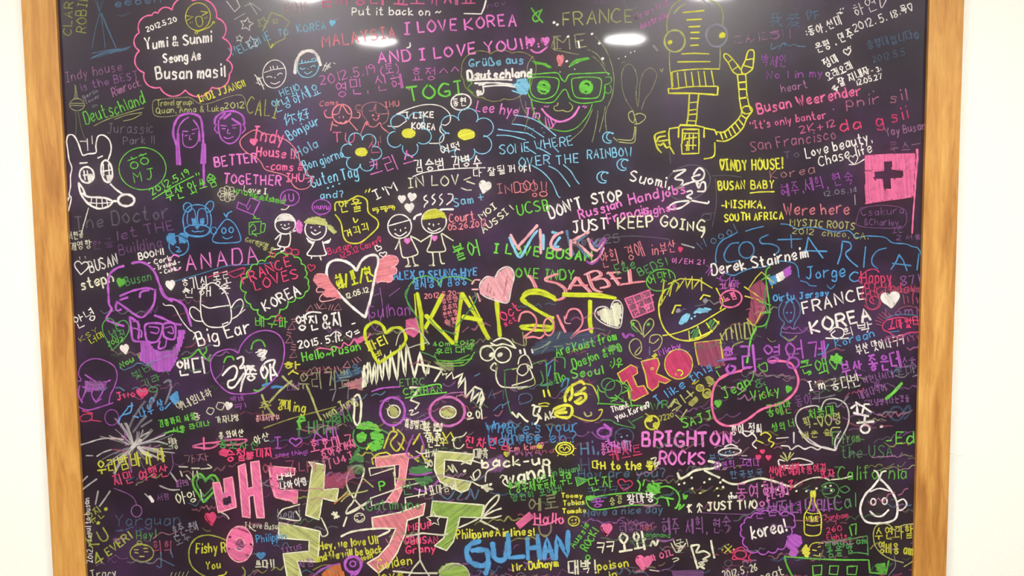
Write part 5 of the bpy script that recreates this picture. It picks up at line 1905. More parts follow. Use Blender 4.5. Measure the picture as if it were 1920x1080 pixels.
# ---------------------------------------------------------------- bottom quarter, left
T(0, 810)
begin('chalk_burst', 'white and violet smudged rays like a firework')
l('W7', 30, '960 160 1000 110 1060 60;1040 110 1080 150 1130 175')
l('W6', 12, '950 170 1010 80 1080 20 1120 0;1010 100 1130 60 1240 20;590 100 660 80 760 50 850 45 930 55;650 175 700 175;900 190 940 160 1000 130;1060 80 1180 70 1260 90;1070 110 1180 130 1240 180;730 180 780 150 840 130;850 220 940 170 980 130')
l('W5', 14, '610 440 660 400 730 350;620 370 660 330;720 540 740 440;750 555 790 500 830 440;1090 460 1150 520;1280 300 1330 370;1200 400 1280 430 1350 430')
l('R6', 11, '830 55 900 45 940 45;850 130 950 140;900 130 940 150')
l('V6', 16, '940 0 950 100;960 160 975 220 990 300')
l('V5', 9, '860 420 960 460 1010 500 1030 550;1290 150 1300 250 1260 330')
o('V6', 10, 1028, 590, 40, 44)
for k_ in range(34):
    a_ = rnd.uniform(-2.9, .35) if k_ % 3 else rnd.uniform(.5, 2.7)
    r0_, r1_ = rnd.uniform(20, 60), rnd.uniform(130, 330)
    l(rnd.choice(['W4', 'W3', 'W5', 'V4', 'N5']), rnd.uniform(6, 16), '%f %f %f %f %f %f' % (
        1010 + r0_ * math.cos(a_), 105 + r0_ * math.sin(a_) * .6, 1010 + r1_ * .6 * math.cos(a_ + .05), 105 + r1_ * .6 * math.sin(a_ + .05) * .7,
        1010 + r1_ * math.cos(a_), 105 + r1_ * math.sin(a_) * .75))
end()
l('W8', 26, '1125 480 1150 520')
l('G8', 14, '1240 10 1300 -10 1380 0')
t('희망', 1275, 130, 1345, 120, 80, 'E7', 9)
t('우리밤바가게', 740, 320, 1240, 220, 100, 'Y7', 14)
t('지민 여행산', 870, 405, 1270, 320, 80, 'R8', 12)
t('가자', 1390, 235, 1580, 210, 60, 'S4', 8)
l('E7', 12, '1345 258 1410 260;1440 270 1500 270;1510 275 1590 265 1560 240;1370 330 1355 290;1400 320 1430 355;1450 290 1450 335;1480 290 1490 340')
begin('chalk_heart', 'green double outline heart left of the pink block word')
heart('G7', 20, 1540, 420, 190, 210, 5)
heart('D8', 14, 1540, 410, 130, 140, 5)
end()
t('아잉!', 1335, 545, 1525, 510, 85, 'E9', 10)
heart('R9', 16, 1585, 650, 74, 92, -10, True)
t('Yarguan', 870, 700, 1360, 695, 85, 'B3', 9)
t('서람', 1190, 520, 1280, 500, 45, 'V4', 8)
t('파비', 1330, 420, 1430, 395, 50, 'V6', 8)
begin('chalk_lettering', 'white chalk writing running up along the frame')
T(0, 810)
t('2012 - seoul to busan', 700, 975, 672, 490, 46, 'W7', 8)
end()
t('유진', 690, 690, 800, 620, 95, 'L5', 10)
dots('Y7', 26, '798 575 740 680')
t('KU', 700, 870, 830, 790, 100, 'L6', 14)
t('4', 730, 1000, 800, 960, 90, 'L6', 16)
t('EVER!', 815, 925, 1000, 790, 62, 'L6', 14)
t('Hey!', 1030, 800, 1175, 785, 65, 'D8', 10)
t('희희', 1160, 910, 1300, 900, 90, 'R5', 10)
begin('chalk_face', 'yellow round smiling face with a bun')
o('L6', 11, 1068, 905, 86, 66)
o('L6', 8, 1050, 830, 18, 16)
l('Y6', 11, '1010 880 1040 880;1080 870 1110 870;1015 900 1040 905;1085 895 1115 895;1050 930 1085 930;990 870 1040 835 1100 850')
end()
t('호준', 1310, 790, 1400, 760, 80, 'N7', 9)
t('-훈이', 1400, 760, 1500, 730, 70, 'N7', 9)
t('노누', 1330, 850, 1440, 800, 60, 'N6', 8)
begin('chalk_bubble', 'yellow bubble with two short words')
l('L6', 13, '1700 810 1640 785 1560 770 1480 790 1430 850 1420 930 1440 1000 1490 1050 1560 1090;1835 1090 1840 1040 1820 1010')
end()
t('Fishy R', 1475, 905, 1700, 900, 76, 'Y7', 12)
t('You', 1550, 1025, 1660, 1015, 62, 'Y7', 12)
l('Y8', 14, '1640 1080 1690 1065 1700 1045')
t('Tracy', 690, 1100, 880, 1080, 68, 'E7', 9)
t('/////', 1280, 1090, 1420, 1080, 40, 'O6', 7)
l('B4', 12, '1210 900 1210 1010 1180 1000;1230 960 1310 1000;1280 880 1300 940')
begin('chalk_cross', 'pink long crossed loops')
l('P8', 16, '1450 105 1520 85 1640 80 1580 120 1450 110;1530 40 1535 130;1600 80 1700 60 1850 55 1800 90 1700 95')
end()
t('홍 와이산', 1645, 50, 1830, 30, 50, 'E9', 9)
t('홍보사산', 1640, 120, 1950, 130, 55, 'D9', 10)
begin('chalk_heart', 'pink filled pair of hearts with letters')
F('R', '1645 150 1680 120 1720 140 1700 190 1660 180;1850 150 1900 150 1900 190 1860 210', 20, 11, 14)
t('승철', 1700, 225, 1850, 205, 85, 'R', 14)
end()
# pink block letters of the big word
def blockk(label, poly, fill, line='H', ang=55, gap=11, fw=14, w=12, holes=None):
    begin('chalk_block_letter', label)
    sub('letter_fill', COLNAME[fill[0]] + ' hatched filling')
    for p in poly:
        F(fill, p, ang, gap, fw)
    sub('letter_outline', 'pale outline')
    for p in poly:
        L(line, w, p, True)
    for p in holes or []:
        L(line, w, p, True)
    end()
blockk('pink hatched block consonant, first of the big word',
       ['1598 380 1650 375 1672 460 1690 455 1680 350 1745 335 1775 560 1640 602'], 'P', holes=['1672 500 1730 480 1735 530 1685 545'])
F('K', '1672 500 1730 480 1735 530 1685 545', 0, 10, 14)
blockk('pink hatched block vowel strokes, second of the big word',
       ['1790 255 1840 235 1862 420 1900 410 1882 225 1945 215 1965 420 1985 640 1930 640 1905 470 1870 480 1880 640 1822 632'], 'P')
begin('chalk_ring', 'pink bold hatched ring below the big word')
F('P', '1800 705 1850 720 1890 790 1895 860 1870 930 1810 965 1760 955 1715 900 1705 840 1720 770 1760 720', 20, 10, 15)
F('B5', '1785 800 1810 790 1835 840 1820 880 1790 890 1770 850', 20, 10, 14)
o('P', 22, 1800, 838, 84, 114)
o('H', 11, 1800, 838, 100, 132)
o('H', 9, 1800, 840, 36, 50)
end()
l('E7', 10, '1640 590 1700 620 1720 650;1870 700 1900 730 1920 740')

T(480, 810)
t('I Love Busan', -80, 715, 190, 730, 50, 'E7', 8)
begin('chalk_block_letter', 'pink hatched open square block consonant')
F('P', '100 255 290 270 285 300 165 320 170 400 190 440 310 435 300 530 190 500 140 480 110 380', 20, 10, 14)
L('H', 11, '95 252 295 270 290 320 160 325 175 435 315 435 310 530 285 535 270 510 150 490 130 420 95 252')
end()
t('나의', 165, 360, 280, 340, 48, 'W', 9)
t('냐아아링', 190, 430, 395, 395, 60, 'W', 10)
blockk('yellow hatched block vowel with a short arm', ['395 220 520 245 510 430 620 420 605 520 500 495 475 655 375 620 400 430 425 260'], 'O', 'E', -50, 12, 13)
begin('chalk_ampersand', 'cream loop like a ribbon')
l('E9', 14, '810 580 740 500 690 420 680 350 710 280 760 250 810 270 800 340 760 440 730 520 690 570 680 610 740 590 850 520')
F('D6', '690 250 800 240 810 300 700 330', 20, 14, 16)
end()
blockk('pink hatched block shape like the figure seven', ['895 190 1150 155 1140 230 1115 380 1055 535 975 520 1040 430 1075 330 1080 240 905 262'], 'S')
blockk('olive hatched block letter like a C', ['1345 140 1640 165 1610 240 1540 215 1415 205 1410 330 1500 350 1615 370 1590 430 1540 450 1380 370 1340 280'], 'O', 'E', -40, 12, 13)
begin('chalk_block_letter', 'cream outlined block stroke under the seven shape')
L('E', 12, '850 270 1040 250 1045 400;850 270 860 325 1030 270;870 490 1100 410 1260 370 1280 460 1120 490 1125 580;860 490 870 550 980 520;840 520 700 600 680 610')
end()
blockk('pink hatched block letter T', ['870 640 1080 600 1270 530 1255 620 1135 660 1120 760 1060 900 1000 990 920 1055 835 980 920 930 1000 840 1050 720 880 720'], 'S', 'E')
blockk('green hatched block letter T', ['1325 515 1710 545 1690 640 1530 635 1510 720 1480 820 1430 885 1340 850 1410 790 1440 640 1310 625'], 'Q', 'E', -35, 12, 13)
begin('chalk_brush', 'cream fan of strokes beside the green block letter')
l('E9', 14, '1700 640 1720 560 1780 490 1820 470 1810 520 1740 590 1690 650;1710 630 1780 590 1840 570;1700 640 1780 640 1840 625;1680 660 1740 690 1815 730;1520 715 1600 680 1670 645')
end()
blockk('yellow green hatched zigzag block letter at the bottom', ['175 675 480 740 465 970 310 965 350 1100 240 1100 205 910 400 890 400 810 170 790'], 'O', 'E', 35, 12, 13)
begin('chalk_block_letter', 'orange hatched shape with a violet edge')
F('A', '520 1040 560 1010 630 985 670 1080 540 1080 490 1070', 75, 11, 13)
l('V8', 16, '430 1080 490 1030 560 1000 630 985')
end()
l('E9', 12, '490 640 520 700 540 760 500 780 480 740;165 630 200 580 260 560 330 540;180 640 330 660 300 590', smooth=True)
t('heart', 170, 655, 350, 640, 90, 'N7', 9)
t('I', 150, 115, 200, 112, 95, 'V8', 14)
heart('V8', 13, 300, 75, 90, 62, 0)
t('미지', 10, 195, 130, 185, 65, 'R', 13)
t('same thing!', 150, 185, 390, 160, 34, 'V7', 8)
t('수미', 430, 110, 640, 60, 100, 'V8', 13)
t('호호미교', 415, 150, 740, 100, 85, 'P9', 12)
t('죠아수가지', 500, 200, 760, 110, 60, 'P8', 12)
t('U4J', 600, 245, 740, 190, 55, 'P8', 11)
t('이 교나', 60, 320, 420, 290, 80, 'R6', 12)
t('가 JT', 420, 300, 580, 275, 80, 'P6', 12)
F('R5', '520 340 660 310 720 250 740 330 660 400 520 420', -30, 14, 18)
F('R4', '520 320 640 300 660 420 520 400', 60, 18, 18)
t('아산', 0, 90, 110, 60, 60, 'E9', 9)
begin('chalk_frog', 'green filled round face with big eyes')
F('G', '750 -30 790 -70 850 -80 900 -60 940 -10 900 -20 850 -30 790 -20;760 20 800 0 830 20 820 60 780 80 760 50;860 10 900 -10 950 10 960 50 910 60 870 50', 10, 10, 15)
l('D', 13, '740 -20 730 30 750 90 800 120 840 110;860 -40 890 -30;930 -20 980 0 1000 20')
F('G', '840 90 900 60 960 60 940 120 860 130', 40, 12, 15)
l('G', 12, '850 100 960 60;860 120 950 90;870 140 940 120;880 80 900 140')
end()
F('D8', '700 230 760 130 780 110 770 180 810 190 800 220 740 210', -30, 12, 18)
F('D8', '1150 270 1250 250 1320 280 1280 310 1160 305;1180 350 1300 330 1330 360 1250 400', 0, 12, 18)
begin('chalk_scribble', 'yellow scribbled crossing strokes')
l('Y8', 15, '830 130 850 100;960 120 1010 0 1060 10 1010 80 1060 140 1110 40 1060 -20;1070 80 1110 130;1180 90 1230 10;1030 -40 1040 0')
l('Y8', 14, '880 240 870 200 920 160 980 150 1010 170;1150 190 1220 190;1250 100 1240 160 1270 210 1310 220;1370 20 1400 80 1460 0 1490 60;1300 0 1340 60;1160 170 1220 220;1400 0 1440 80 1380 80', smooth=False)
l('O7', 12, '600 520 650 480 700 430;640 520 700 470 830 440;690 460 780 450 840 435;800 340 880 410;1030 300 1060 350 1190 350')
l('A8', 14, '590 535 640 490 690 460')
end()
l('V8', 15, '1180 20 1150 90 1130 150 1160 190 1230 170 1260 110 1230 20;1150 310 1230 320 1320 300;1190 420 1260 440 1330 400 1370 360')
t('동물', 1260, 40, 1400, 40, 80, 'E', 11)
t('번호?', 1290, 110, 1420, 100, 70, 'E', 10)
t('회사', 1270, 190, 1360, 190, 60, 'E8', 10)
t('50', 1270, 260, 1330, 250, 60, 'E8', 12)
l('E9', 11, '1200 140 1240 160 1300 150 1345 140;1470 60 1500 40 1550 30 1580 0;1480 60 1490 110 1530 120 1560 90;1440 250 1480 300 1470 240 1510 300')
t('진차연김', 1570, 110, 1900, 130, 80, 'R', 12)
t('대박', 1640, 200, 1750, 190, 70, 'E8', 12)
t('PARA', 1560, 190, 1740, 200, 50, 'E6', 8)
F('V4', '1700 230 1840 170 1880 230 1840 290 1740 300', 20, 16, 20)
heart('Y7', 10, 1880, 165, 40, 36, 0, True)
begin('chalk_scribble', 'cream looping doodle of curls and dots')
l('E9', 12, '1540 240 1600 210 1650 220 1710 240;1610 330 1640 360 1680 320 1670 280 1630 310 1640 350;1620 370 1680 400 1740 390;1720 370 1730 300 1780 270 1820 250 1790 260;1830 340 1850 320 1870 340 1850 370 1880 400 1940 410;1800 200 1815 225')
dots('E', 24, '1565 290 1700 410 1760 390')
F('E8', '1700 410 1730 400 1780 430 1730 445', 0, 11, 14)
end()
t('P', 935, 440, 980, 430, 70, 'G9', 14)
t('산', 1100, 470, 1190, 460, 90, 'D9', 12)
t('Gatimyno', 830, 585, 1240, 570, 82, 'D9', 12)
t('//표마음에', 1220, 490, 1510, 430, 62, 'E9', 9)
l('B5', 14, '1380 460 1440 500 1490 440;1570 500 1600 460 1610 420 1640 500 1670 430;1320 480 1330 510;1510 500 1550 450')
t('*|', 555, 655, 665, 700, 80, 'E', 17)
begin('chalk_smiley', 'small white circle smiley')
o('E9', 9, 778, 640, 38, 34)
l('E9', 9, '755 630 768 625;785 622 800 620;755 650 780 665 805 645')
end()
l('E', 17, '640 780 720 745 850 725 980 720 1000 740 920 780')
star('E', 11, 1335, 650, 58, -5)
t('MEUP', 1145, 735, 1330, 720, 52, 'R', 12)
t('♡BUSAN', 1120, 840, 1370, 830, 56, 'R', 12)
t('Grany', 1130, 910, 1350, 890, 58, 'R', 13)
t('Hey, we love U!!', 480, 880, 920, 830, 62, 'Y8', 13)
t('and We will be back', 450, 970, 950, 895, 60, 'Y8', 13)
t('soon', 790, 965, 880, 940, 50, 'Y8', 10)
t('Golden', 920, 1030, 1175, 985, 75, 'Y9', 11)
t('love', 920, 1110, 1110, 1080, 60, 'Y8', 11)
t('Philippine', 1510, 800, 1780, 780, 68, 'Y', 12)
t('Airlines!', 1800, 780, 2090, 770, 62, 'Y', 12)
t('Philippin', 10, 825, 230, 800, 60, 'B7', 11)
heart('B7', 14, 40, 925, 60, 46, 0, True)
t('TITUS', 200, 905, 350, 870, 36, 'V6', 9)
t('쓰다!!', 0, 1020, 140, 1010, 62, 'E8', 12)
t('시험', 330, 1020, 440, 1000, 60, 'V5', 10)
begin('chalk_skull', 'violet filled head doodle')
o('V', 24, 730, 990, 60, 60)
o('V', 12, 728, 985, 22, 20)
l('V', 16, '690 1030 720 1060 760 1060 780 1030;720 1050 715 1090;740 1050 745 1090')
end()
begin('chalk_tripod', 'cream long lines meeting like a compass')
l('E8', 15, '1225 640 1220 780 1232 960;1232 960 1180 1020 1140 1090;1232 960 1270 1030 1310 1090;1030 1040 1200 1055 1360 1055;1130 780 1250 755 1400 770 1440 760', smooth=False)
end()
begin('chalk_ball', 'green filled half disc at the bottom edge')
F('Q', '1370 1040 1400 1000 1450 980 1510 980 1560 1000 1590 1050 1600 1110 1400 1110 1380 1070', -10, 11, 14)
o('E7', 9, 1490, 1080, 110, 100, 0, 180, 360)
end()
begin('chalk_lettering', 'very large blue capitals of a name')
l('B', 44, '1680 815 1610 840 1580 900 1610 970 1690 1000 1740 980;1620 885 1700 880 1735 895 1740 1000 1720 1060', smooth=True)
L('B', 42, '1775 830 1790 920')
l('B', 42, '1775 830 1785 930 1830 960 1870 940 1880 880 1890 820')
end()

T(960, 810)
begin('chalk_lettering', 'very large blue capitals, second half of the name')
L('B', 38, '-30 760 -20 940 90 930;115 790 120 950;190 770 210 950;115 870 200 860;240 950 260 790 310 950;245 890 300 885;330 950 335 780 415 930 420 740')
end()
t('Mr. Duhaym', 10, 1040, 350, 1000, 62, 'Y', 14)
t('Where', -80, 70, 210, 60, 80, 'B8', 11)
t("Where's your", -190, 10, 500, -10, 90, 'B7', 12)
t("beaver eh?", -170, 100, 480, 75, 90, 'B7', 12)
t('Hi,', 520, 165, 650, 160, 100, 'B6', 16)
t('H', 520, 290, 590, 280, 110, 'B3', 12)
t('back-up', -220, 265, 290, 240, 72, 'E', 17)
t('wand!', -40, 385, 290, 330, 95, 'E', 20, bend=2)
l('E9', 10, '0 415 60 380 120 385')
begin('chalk_sun', 'yellow scribbled oval sun')
o('Y', 13, 395, 122, 66, 46)
o('Y', 10, 395, 122, 44, 30)
l('Y', 9, '360 120 380 110 390 135 410 110 430 130')
L('Y8', 8, '385 65 390 75;340 80 350 88;440 70 430 85;460 120 480 122;450 160 465 172;400 172 402 182;350 165 340 178;330 125 320 125')
end()
t('km kim♡', -20, 145, 240, 120, 46, 'S8', 10)
t('silvand', 20, 170, 320, 150, 34, 'R6', 8)
heart('Y7', 9, 205, 108, 36, 30, 0, True)
begin('chalk_doodle', 'violet tadpole shapes with a smile')
o('V8', 20, 690, 0, 50, 34)
l('V', 22, '720 50 735 90 790 105;690 -60 740 -20')
l('V6', 10, '600 0 640 40 700 50 740 20 750 -40')
end()
begin('chalk_face', 'faded dark blue round smiling face')
o('B3', 11, 840, 30, 70, 60)
dots('C8', 14, '820 35 862 25')
l('C8', 9, '835 60 845 80 862 60')
end()
t('종로다솔이다', 670, 165, 900, 140, 80, 'M7', 12)
t('케스트', 740, 225, 980, 190, 90, 'R7', 11)
t('BRIGHTON', 975, 105, 1650, 95, 110, 'M', 22, name='chalk_lettering', label='light magenta bold capitals naming a city')
t('ROCKS', 1105, 235, 1450, 240, 100, 'M', 19, bend=2, label='light magenta bold capitals under the city name')
t('다H to the 뽂!', 605, 275, 1075, 280, 62, 'Y', 14)
l('E9', 12, '1040 200 1080 190 1060 240 1100 220 1080 260')
t('How are you?', 500, 345, 1150, 330, 70, 'B4', 12)
t('in Busan!', 305, 330, 510, 290, 52, 'D9', 10)
t('춘향우체유클자 쿠란', -20, 470, 460, 380, 90, 'G8', 11)
begin('chalk_arrow', 'green hatched arrow head')
F('D9', '475 340 565 355 490 400', 70, 11, 13)
L('G8', 10, '475 335 570 355 490 405', True)
end()
t('영원히 포에버', 0, 520, 380, 440, 46, 'D8', 10)
dots('G8', 30, '320 452')
t('단자', 590, 440, 760, 410, 88, 'G8', 12)
heart('R7', 11, 845, 395, 110, 80, 10)
t('에로', 130, 590, 350, 570, 95, 'O5', 13)
t('Toomy', 370, 490, 530, 490, 36, 'Y', 11)
t('Tobias', 385, 548, 545, 540, 36, 'Y', 11)
t('Tomeko', 380, 605, 555, 600, 36, 'Y', 11)
begin('chalk_smiley', 'small yellow ring smiley')
o('Y7', 12, 463, 665, 42, 34)
dots('Y', 12, '450 658 478 655')
l('Y8', 8, '448 678 465 686 482 674')
end()
t('Hallo', 170, 680, 390, 680, 82, 'P', 15)
l('P', 12, '160 690 260 690 360 640')
F('P9', '30 680 130 600 160 640 60 720', -40, 13, 16)
l('O5', 14, '200 690 210 750 250 780 290 740 290 680')
t('Aussie', 470, 870, 580, 690, 48, 'G8', 11)
t('ROCK!', 560, 890, 650, 740, 60, 'G8', 12)
o('G8', 11, 568, 937, 16, 16)
heart('P', 16, 708, 730, 74, 86, 0, True)
begin('chalk_frame', 'green pill shaped frame with tail')
l('G9', 12, '560 480 600 490 700 470 850 455 960 455 1050 480 1090 515 1050 545 900 545 760 565 640 580 580 560 555 510 560 480')
F('G', '550 480 620 475 610 510 570 510', 20, 10, 14)
F('G', '1010 400 1070 380 1110 400 1100 450 1060 470 1020 440', 40, 10, 15)
l('G', 14, '1110 410 1170 405 1230 440 1255 500 1230 570;1000 440 1110 450;1050 360 1080 410;1020 390 1120 380;1080 500 1120 485 1160 500 1175 550;1150 490 1210 500;1220 570 1260 540 1250 580 1290 540;940 360 960 390 950 440;990 355 980 400')
end()
begin('chalk_doodle', 'green filled leaf')
F('G', '1280 460 1300 475 1320 465 1300 500 1285 500', 40, 10, 13)
end()
t('꿍', 600, 560, 690, 550, 60, 'V8', 12)
t('승경', 735, 545, 830, 530, 60, 'O8', 9)
t('왕마방', 870, 540, 1070, 520, 72, 'W9', 12)
t('Have a nice day', 540, 630, 1130, 600, 60, 'B4', 12)
t('ㅋㅋㅋㅋ', 570, 470, 880, 450, 56, 'B3', 10)
begin('chalk_landscape', 'white hill line over scattered dots')
l('E', 20, '1240 305 1260 345 1310 325 1360 290 1430 275 1500 270 1560 240 1470 215')
l('E', 18, '1440 285 1500 315 1555 340;1575 355 1640 385 1710 385 1780 360 1850 345 1920 355 1990 375 2060 400 2120 405')
l('E9', 11, '2120 400 2180 365 2260 340 2330 340 2380 360;2390 355 2480 345 2550 325')
dots('E', 17, '1345 340 1440 375 1410 455 1290 380 1350 420 1250 390 1560 375 1535 420 1580 410 1545 475 1640 455 1875 400 1640 480 2280 420 2345 410 2205 440 2130 440 2060 460 1990 430 1480 350')
end()
begin('chalk_people', 'two tiny stick people walking')
l('E', 12, '1320 540 1325 600;1325 560 1345 540;1310 560 1330 540;1325 575 1345 600;1400 530 1405 570;1385 560 1400 535 1425 555;1405 570 1390 600;1405 570 1418 600')
end()
t('JUST TWO', 1460, 585, 1840, 570, 66, 'E', 15)
t('the', 1620, 500, 1690, 490, 34, 'W', 9)
t('of', 1860, 560, 1950, 540, 66, 'M8', 13)
t('동여허라', 1680, 500, 2060, 470, 110, 'M7', 12)
t('본산남녀 미나', 1820, 640, 2400, 590, 84, 'V7', 12)
l('V5', 8, '1400 600 1500 605 1600 610 1780 615')
begin('chalk_ufo', 'white oval saucer')
o('W8', 14, 1630, 145, 84, 28, -4)
l('W8', 11, '1590 110 1640 90 1690 110')
dots('W8', 10, '1600 150 1630 140 1660 148')
end()
l('W9', 12, '1720 0 1760 30 1800 10 1830 50 1800 90 1830 120;1740 -10 1810 0')
t('갱이 정씨', 1640, 20, 1880, 0, 70, 'W9', 10)
heart('R', 10, 1875, 145, 32, 28, 0, True)
heart('R', 10, 1845, 188, 36, 34, 0, True)
heart('R', 10, 1920, 190, 36, 34, 0, True)
t('부산만', 1480, 215, 1660, 190, 50, 'B5', 9)
l('W6', 9, '1720 175 1760 175;1730 200 1790 205')
t('최영희 그리다', 1520, 285, 1860, 250, 62, 'V8', 9)
t('한국보국', 1640, 350, 1880, 325, 52, 'B5', 9)
l('E9', 14, '1260 345 1300 330')
t('혜주 세희, 현숙', 1130, 770, 1640, 740, 110, 'V5', 11)
t('레유나', 810, 750, 980, 740, 65, 'V4', 10)
t('제니~', 980, 740, 1090, 720, 40, 'R6', 9)
t('hananana', 975, 780, 1185, 790, 40, 'D9', 9)
l('V6', 18, '1080 800 1140 815 1210 800')
t('ㅋㅋ', 640, 900, 775, 890, 80, 'E', 13)
t('오와~', 805, 905, 1110, 870, 130, 'E', 19, label='bold cream Korean exclamation')
begin('chalk_hand', 'cream pointing hand doodles')
l('E', 17, '1340 850 1400 845 1380 900 1440 890 1480 920 1430 950 1460 960 1400 980 1440 990 1390 1010;1340 850 1370 950 1390 1020;1490 810 1500 870 1515 940;1420 1010 1440 1020')
l('E8', 11, '1190 830 1230 900 1250 880;1210 810 1230 850 1290 850 1240 870;1260 850 1250 900 1300 830')
end()
t('굿!', 1240, 870, 1320, 850, 60, 'E8', 9)
heart('P', 18, 985, 980, 110, 104, 5, True)
t('파 OIL', 1045, 970, 1210, 915, 46, 'P8', 11)
F('P8', '920 1040 960 1030 950 1055', 20, 10, 14)
t('대박!', 425, 1065, 630, 1050, 100, 'E', 15)
t('poison', 645, 1035, 875, 1000, 62, 'Y8', 14)
t('in', 730, 1085, 790, 1075, 42, 'Y8', 12)
l('E8', 9, '1200 950 1230 940 1250 950 1210 970;1030 1030 1100 1040')
F('V4', '1200 1040 1430 1035 1430 1080 1210 1080', 0, 16, 20)
begin('chalk_star', 'yellow small cross with dots')
l('Y7', 12, '1590 850 1640 900;1645 850 1590 905')
dots('Y8', 13, '1575 880 1660 875 1620 840')
end()
begin('chalk_flower', 'red pink small scribbled bloom')
o('R8', 13, 1710, 915, 44, 32)
l('R8', 11, '1650 910 1670 880 1720 860 1760 890 1790 900 1770 940 1790 960 1700 950 1650 950 1660 920')
end()
o('N3', 8, 1620, 980, 26, 24)
o('N3', 8, 1760, 990, 30, 24)
begin('chalk_cloud', 'violet scalloped bubble with a short word')
scallop('V9', 12, '1790 640 1860 615 1930 600 2010 620 2080 610 2110 660 2090 720 2060 780 2050 840 1990 870 1920 890 1840 890 1760 860 1740 790 1720 730 1740 680', .32)
end()
t('korea!', 1800, 800, 2060, 740, 100, 'W', 16)
t('2012. 5 . 26', 1590, 1095, 1840, 1030, 58, 'E8', 10)

T(1440, 810)
begin('chalk_hearts', 'yellow and white fireworks beside the landscape')
l('Y9', 13, '-60 20 -20 0 20 30 0 60 40 80 20 110;-90 60 -40 80')
end()
begin('chalk_landscape', 'white bird outline and wavy waterline')
l('W8', 13, '95 100 150 105 170 130 220 100 270 125 320 110 370 130 410 110 500 135;190 0 190 80;230 -10 300 70 390 110 480 130;500 130 500 60 540 -10')
l('W7', 9, '60 45 150 38')
l('W8', 12, '80 230 100 250 330 235 240 195 170 205;120 215 80 205 75 230 90 255 160 270 200 260')
end()
begin('chalk_crown', 'olive crown with dots')
l('O9', 12, '90 175 140 215 190 155;120 160 140 210;110 150 120 165;165 150 150 190', smooth=False)
end()
t('해운 솔', 250, 50, 470, 20, 46, 'Y6', 9)
t('산에만예기', 10, 340, 240, 310, 80, 'R8', 11)
t('영마음이걸', 180, 320, 440, 290, 60, 'R8', 11)
t('효자', 390, 350, 500, 330, 60, 'R8', 11)
l('R8', 14, '150 370 180 360 160 400 190 400 160 430')
t('From', 560, 80, 690, 70, 80, 'G5', 10)
t('the USA', 550, 190, 935, 185, 95, 'D7', 10)
t('F', 480, 90, 560, 80, 110, 'G6', 12)
t('-Ed', 885, 90, 1095, 80, 90, 'G9', 14)
t('California', 520, 350, 1040, 350, 105, 'G7', 10, label='green handwriting of a state name')
t('So', 410, 470, 620, 440, 90, 'D8', 10)
t('Cal', 500, 580, 660, 560, 110, 'D9', 11)
begin('chalk_ring', 'green oval with dots under the state name')
o('D7', 9, 465, 435, 62, 56, -20)
dots('E9', 16, '470 435 465 400')
end()
begin('chalk_bottle', 'yellow wine bottle drawing')
sub('bottle_outline')
l('Y9', 11, '320 440 318 520 300 570 270 620 268 700 275 760 330 775 385 760 395 700 392 620 360 560 345 510 350 440', smooth=True)
F('Y', '315 440 350 435 352 480 315 485', 30, 11, 13)
sub('bottle_label')
l('Y9', 9, '290 600 330 610 380 605;285 690 330 700 385 692')
t('WINE', 288, 668, 372, 665, 40, 'Y', 11)
end()
t('부산 남녀', -20, 500, 160, 470, 85, 'M7', 10)
t('ㅂㅈㄴ 너리니', 0, 600, 520, 580, 90, 'V6', 13)
t('Janbam', 415, 660, 600, 635, 42, 'R7', 9)
t('1', 480, 700, 520, 690, 40, 'R7', 9)
t('260', 440, 750, 550, 735, 42, 'R7', 9)
t('Eights', 440, 805, 590, 790, 44, 'R7', 9)
t('17', 610, 780, 690, 760, 90, 'G7', 12)
begin('chalk_creature', 'white drop shaped smiling onion head')
sub('head_outline')
l('W', 18, '830 345 780 410 730 460 695 530 690 600 735 670 850 680 940 655 965 600 960 520 920 440 870 380 830 345')
l('W', 13, '760 445 830 420 905 440;830 345 815 300 790 285;830 345 850 300 880 290')
sub('eye')
o('W', 12, 785, 520, 18, 24)
sub('eye')
o('W', 12, 870, 515, 18, 24)
sub('mouth')
l('W', 16, '760 590 800 625 850 625 900 580')
l('W', 13, '965 520 1010 500 1035 540 1000 580 960 580')
end()
begin('chalk_heart', 'large olive heart with Korean lettering at the frame')
l('O7', 10, '1090 685 1030 690 970 710 940 730 900 690 840 685 800 710 785 770 800 850 850 910 920 950 1010 975;1090 960 1040 990 1015 1005')
t('수연라할', 800, 800, 1085, 790, 88, 'Y7', 11)
t('영버용 am', 830, 905, 1080, 915, 80, 'Y7', 12)
end()
begin('chalk_figure', 'violet filled small figure')
F('V', '140 800 190 770 240 780 250 830 210 860 220 900 200 930 150 920 170 880 130 850', 40, 10, 15)
o('V', 14, 195, 815, 50, 48)
end()
begin('chalk_face', 'yellow round face with spikes')
F('Y', '250 880 280 840 300 870 310 900 290 940 260 910', 30, 11, 14)
l('Y8', 10, '300 880 320 840 360 825 410 830;330 880 360 885;370 860 390 855;340 920 380 925 385 905')
end()
t('ming I am', 430, 850, 740, 830, 50, 'D9', 12)
t('꿈을 향', 450, 940, 640, 900, 75, 'D9', 12)
l('D9', 12, '600 910 660 900 740 910;740 780 745 920;420 820 600 800 740 775')
begin('chalk_boat', 'green ship with square windows')
l('G8', 17, '120 935 140 1000 180 1080 200 1120', smooth=True)
l('G8', 15, '120 930 260 940 400 950 560 955 750 955 760 1050 880 1060 900 960', smooth=False)
L('G8', 15, '330 1000 400 995 395 1065 335 1070', True)
L('G8', 15, '460 1000 525 1000 515 1065 455 1060', True)
L('G8', 15, '590 1005 665 1000 655 1065 590 1062', True)
F('G7', '800 990 870 980 880 1050 820 1050', 40, 13, 15)
l('N6', 9, '940 920 950 1000 900 1070;410 880 380 960')
end()
t('seat', -60, 1110, 120, 1065, 70, 'E8', 10)
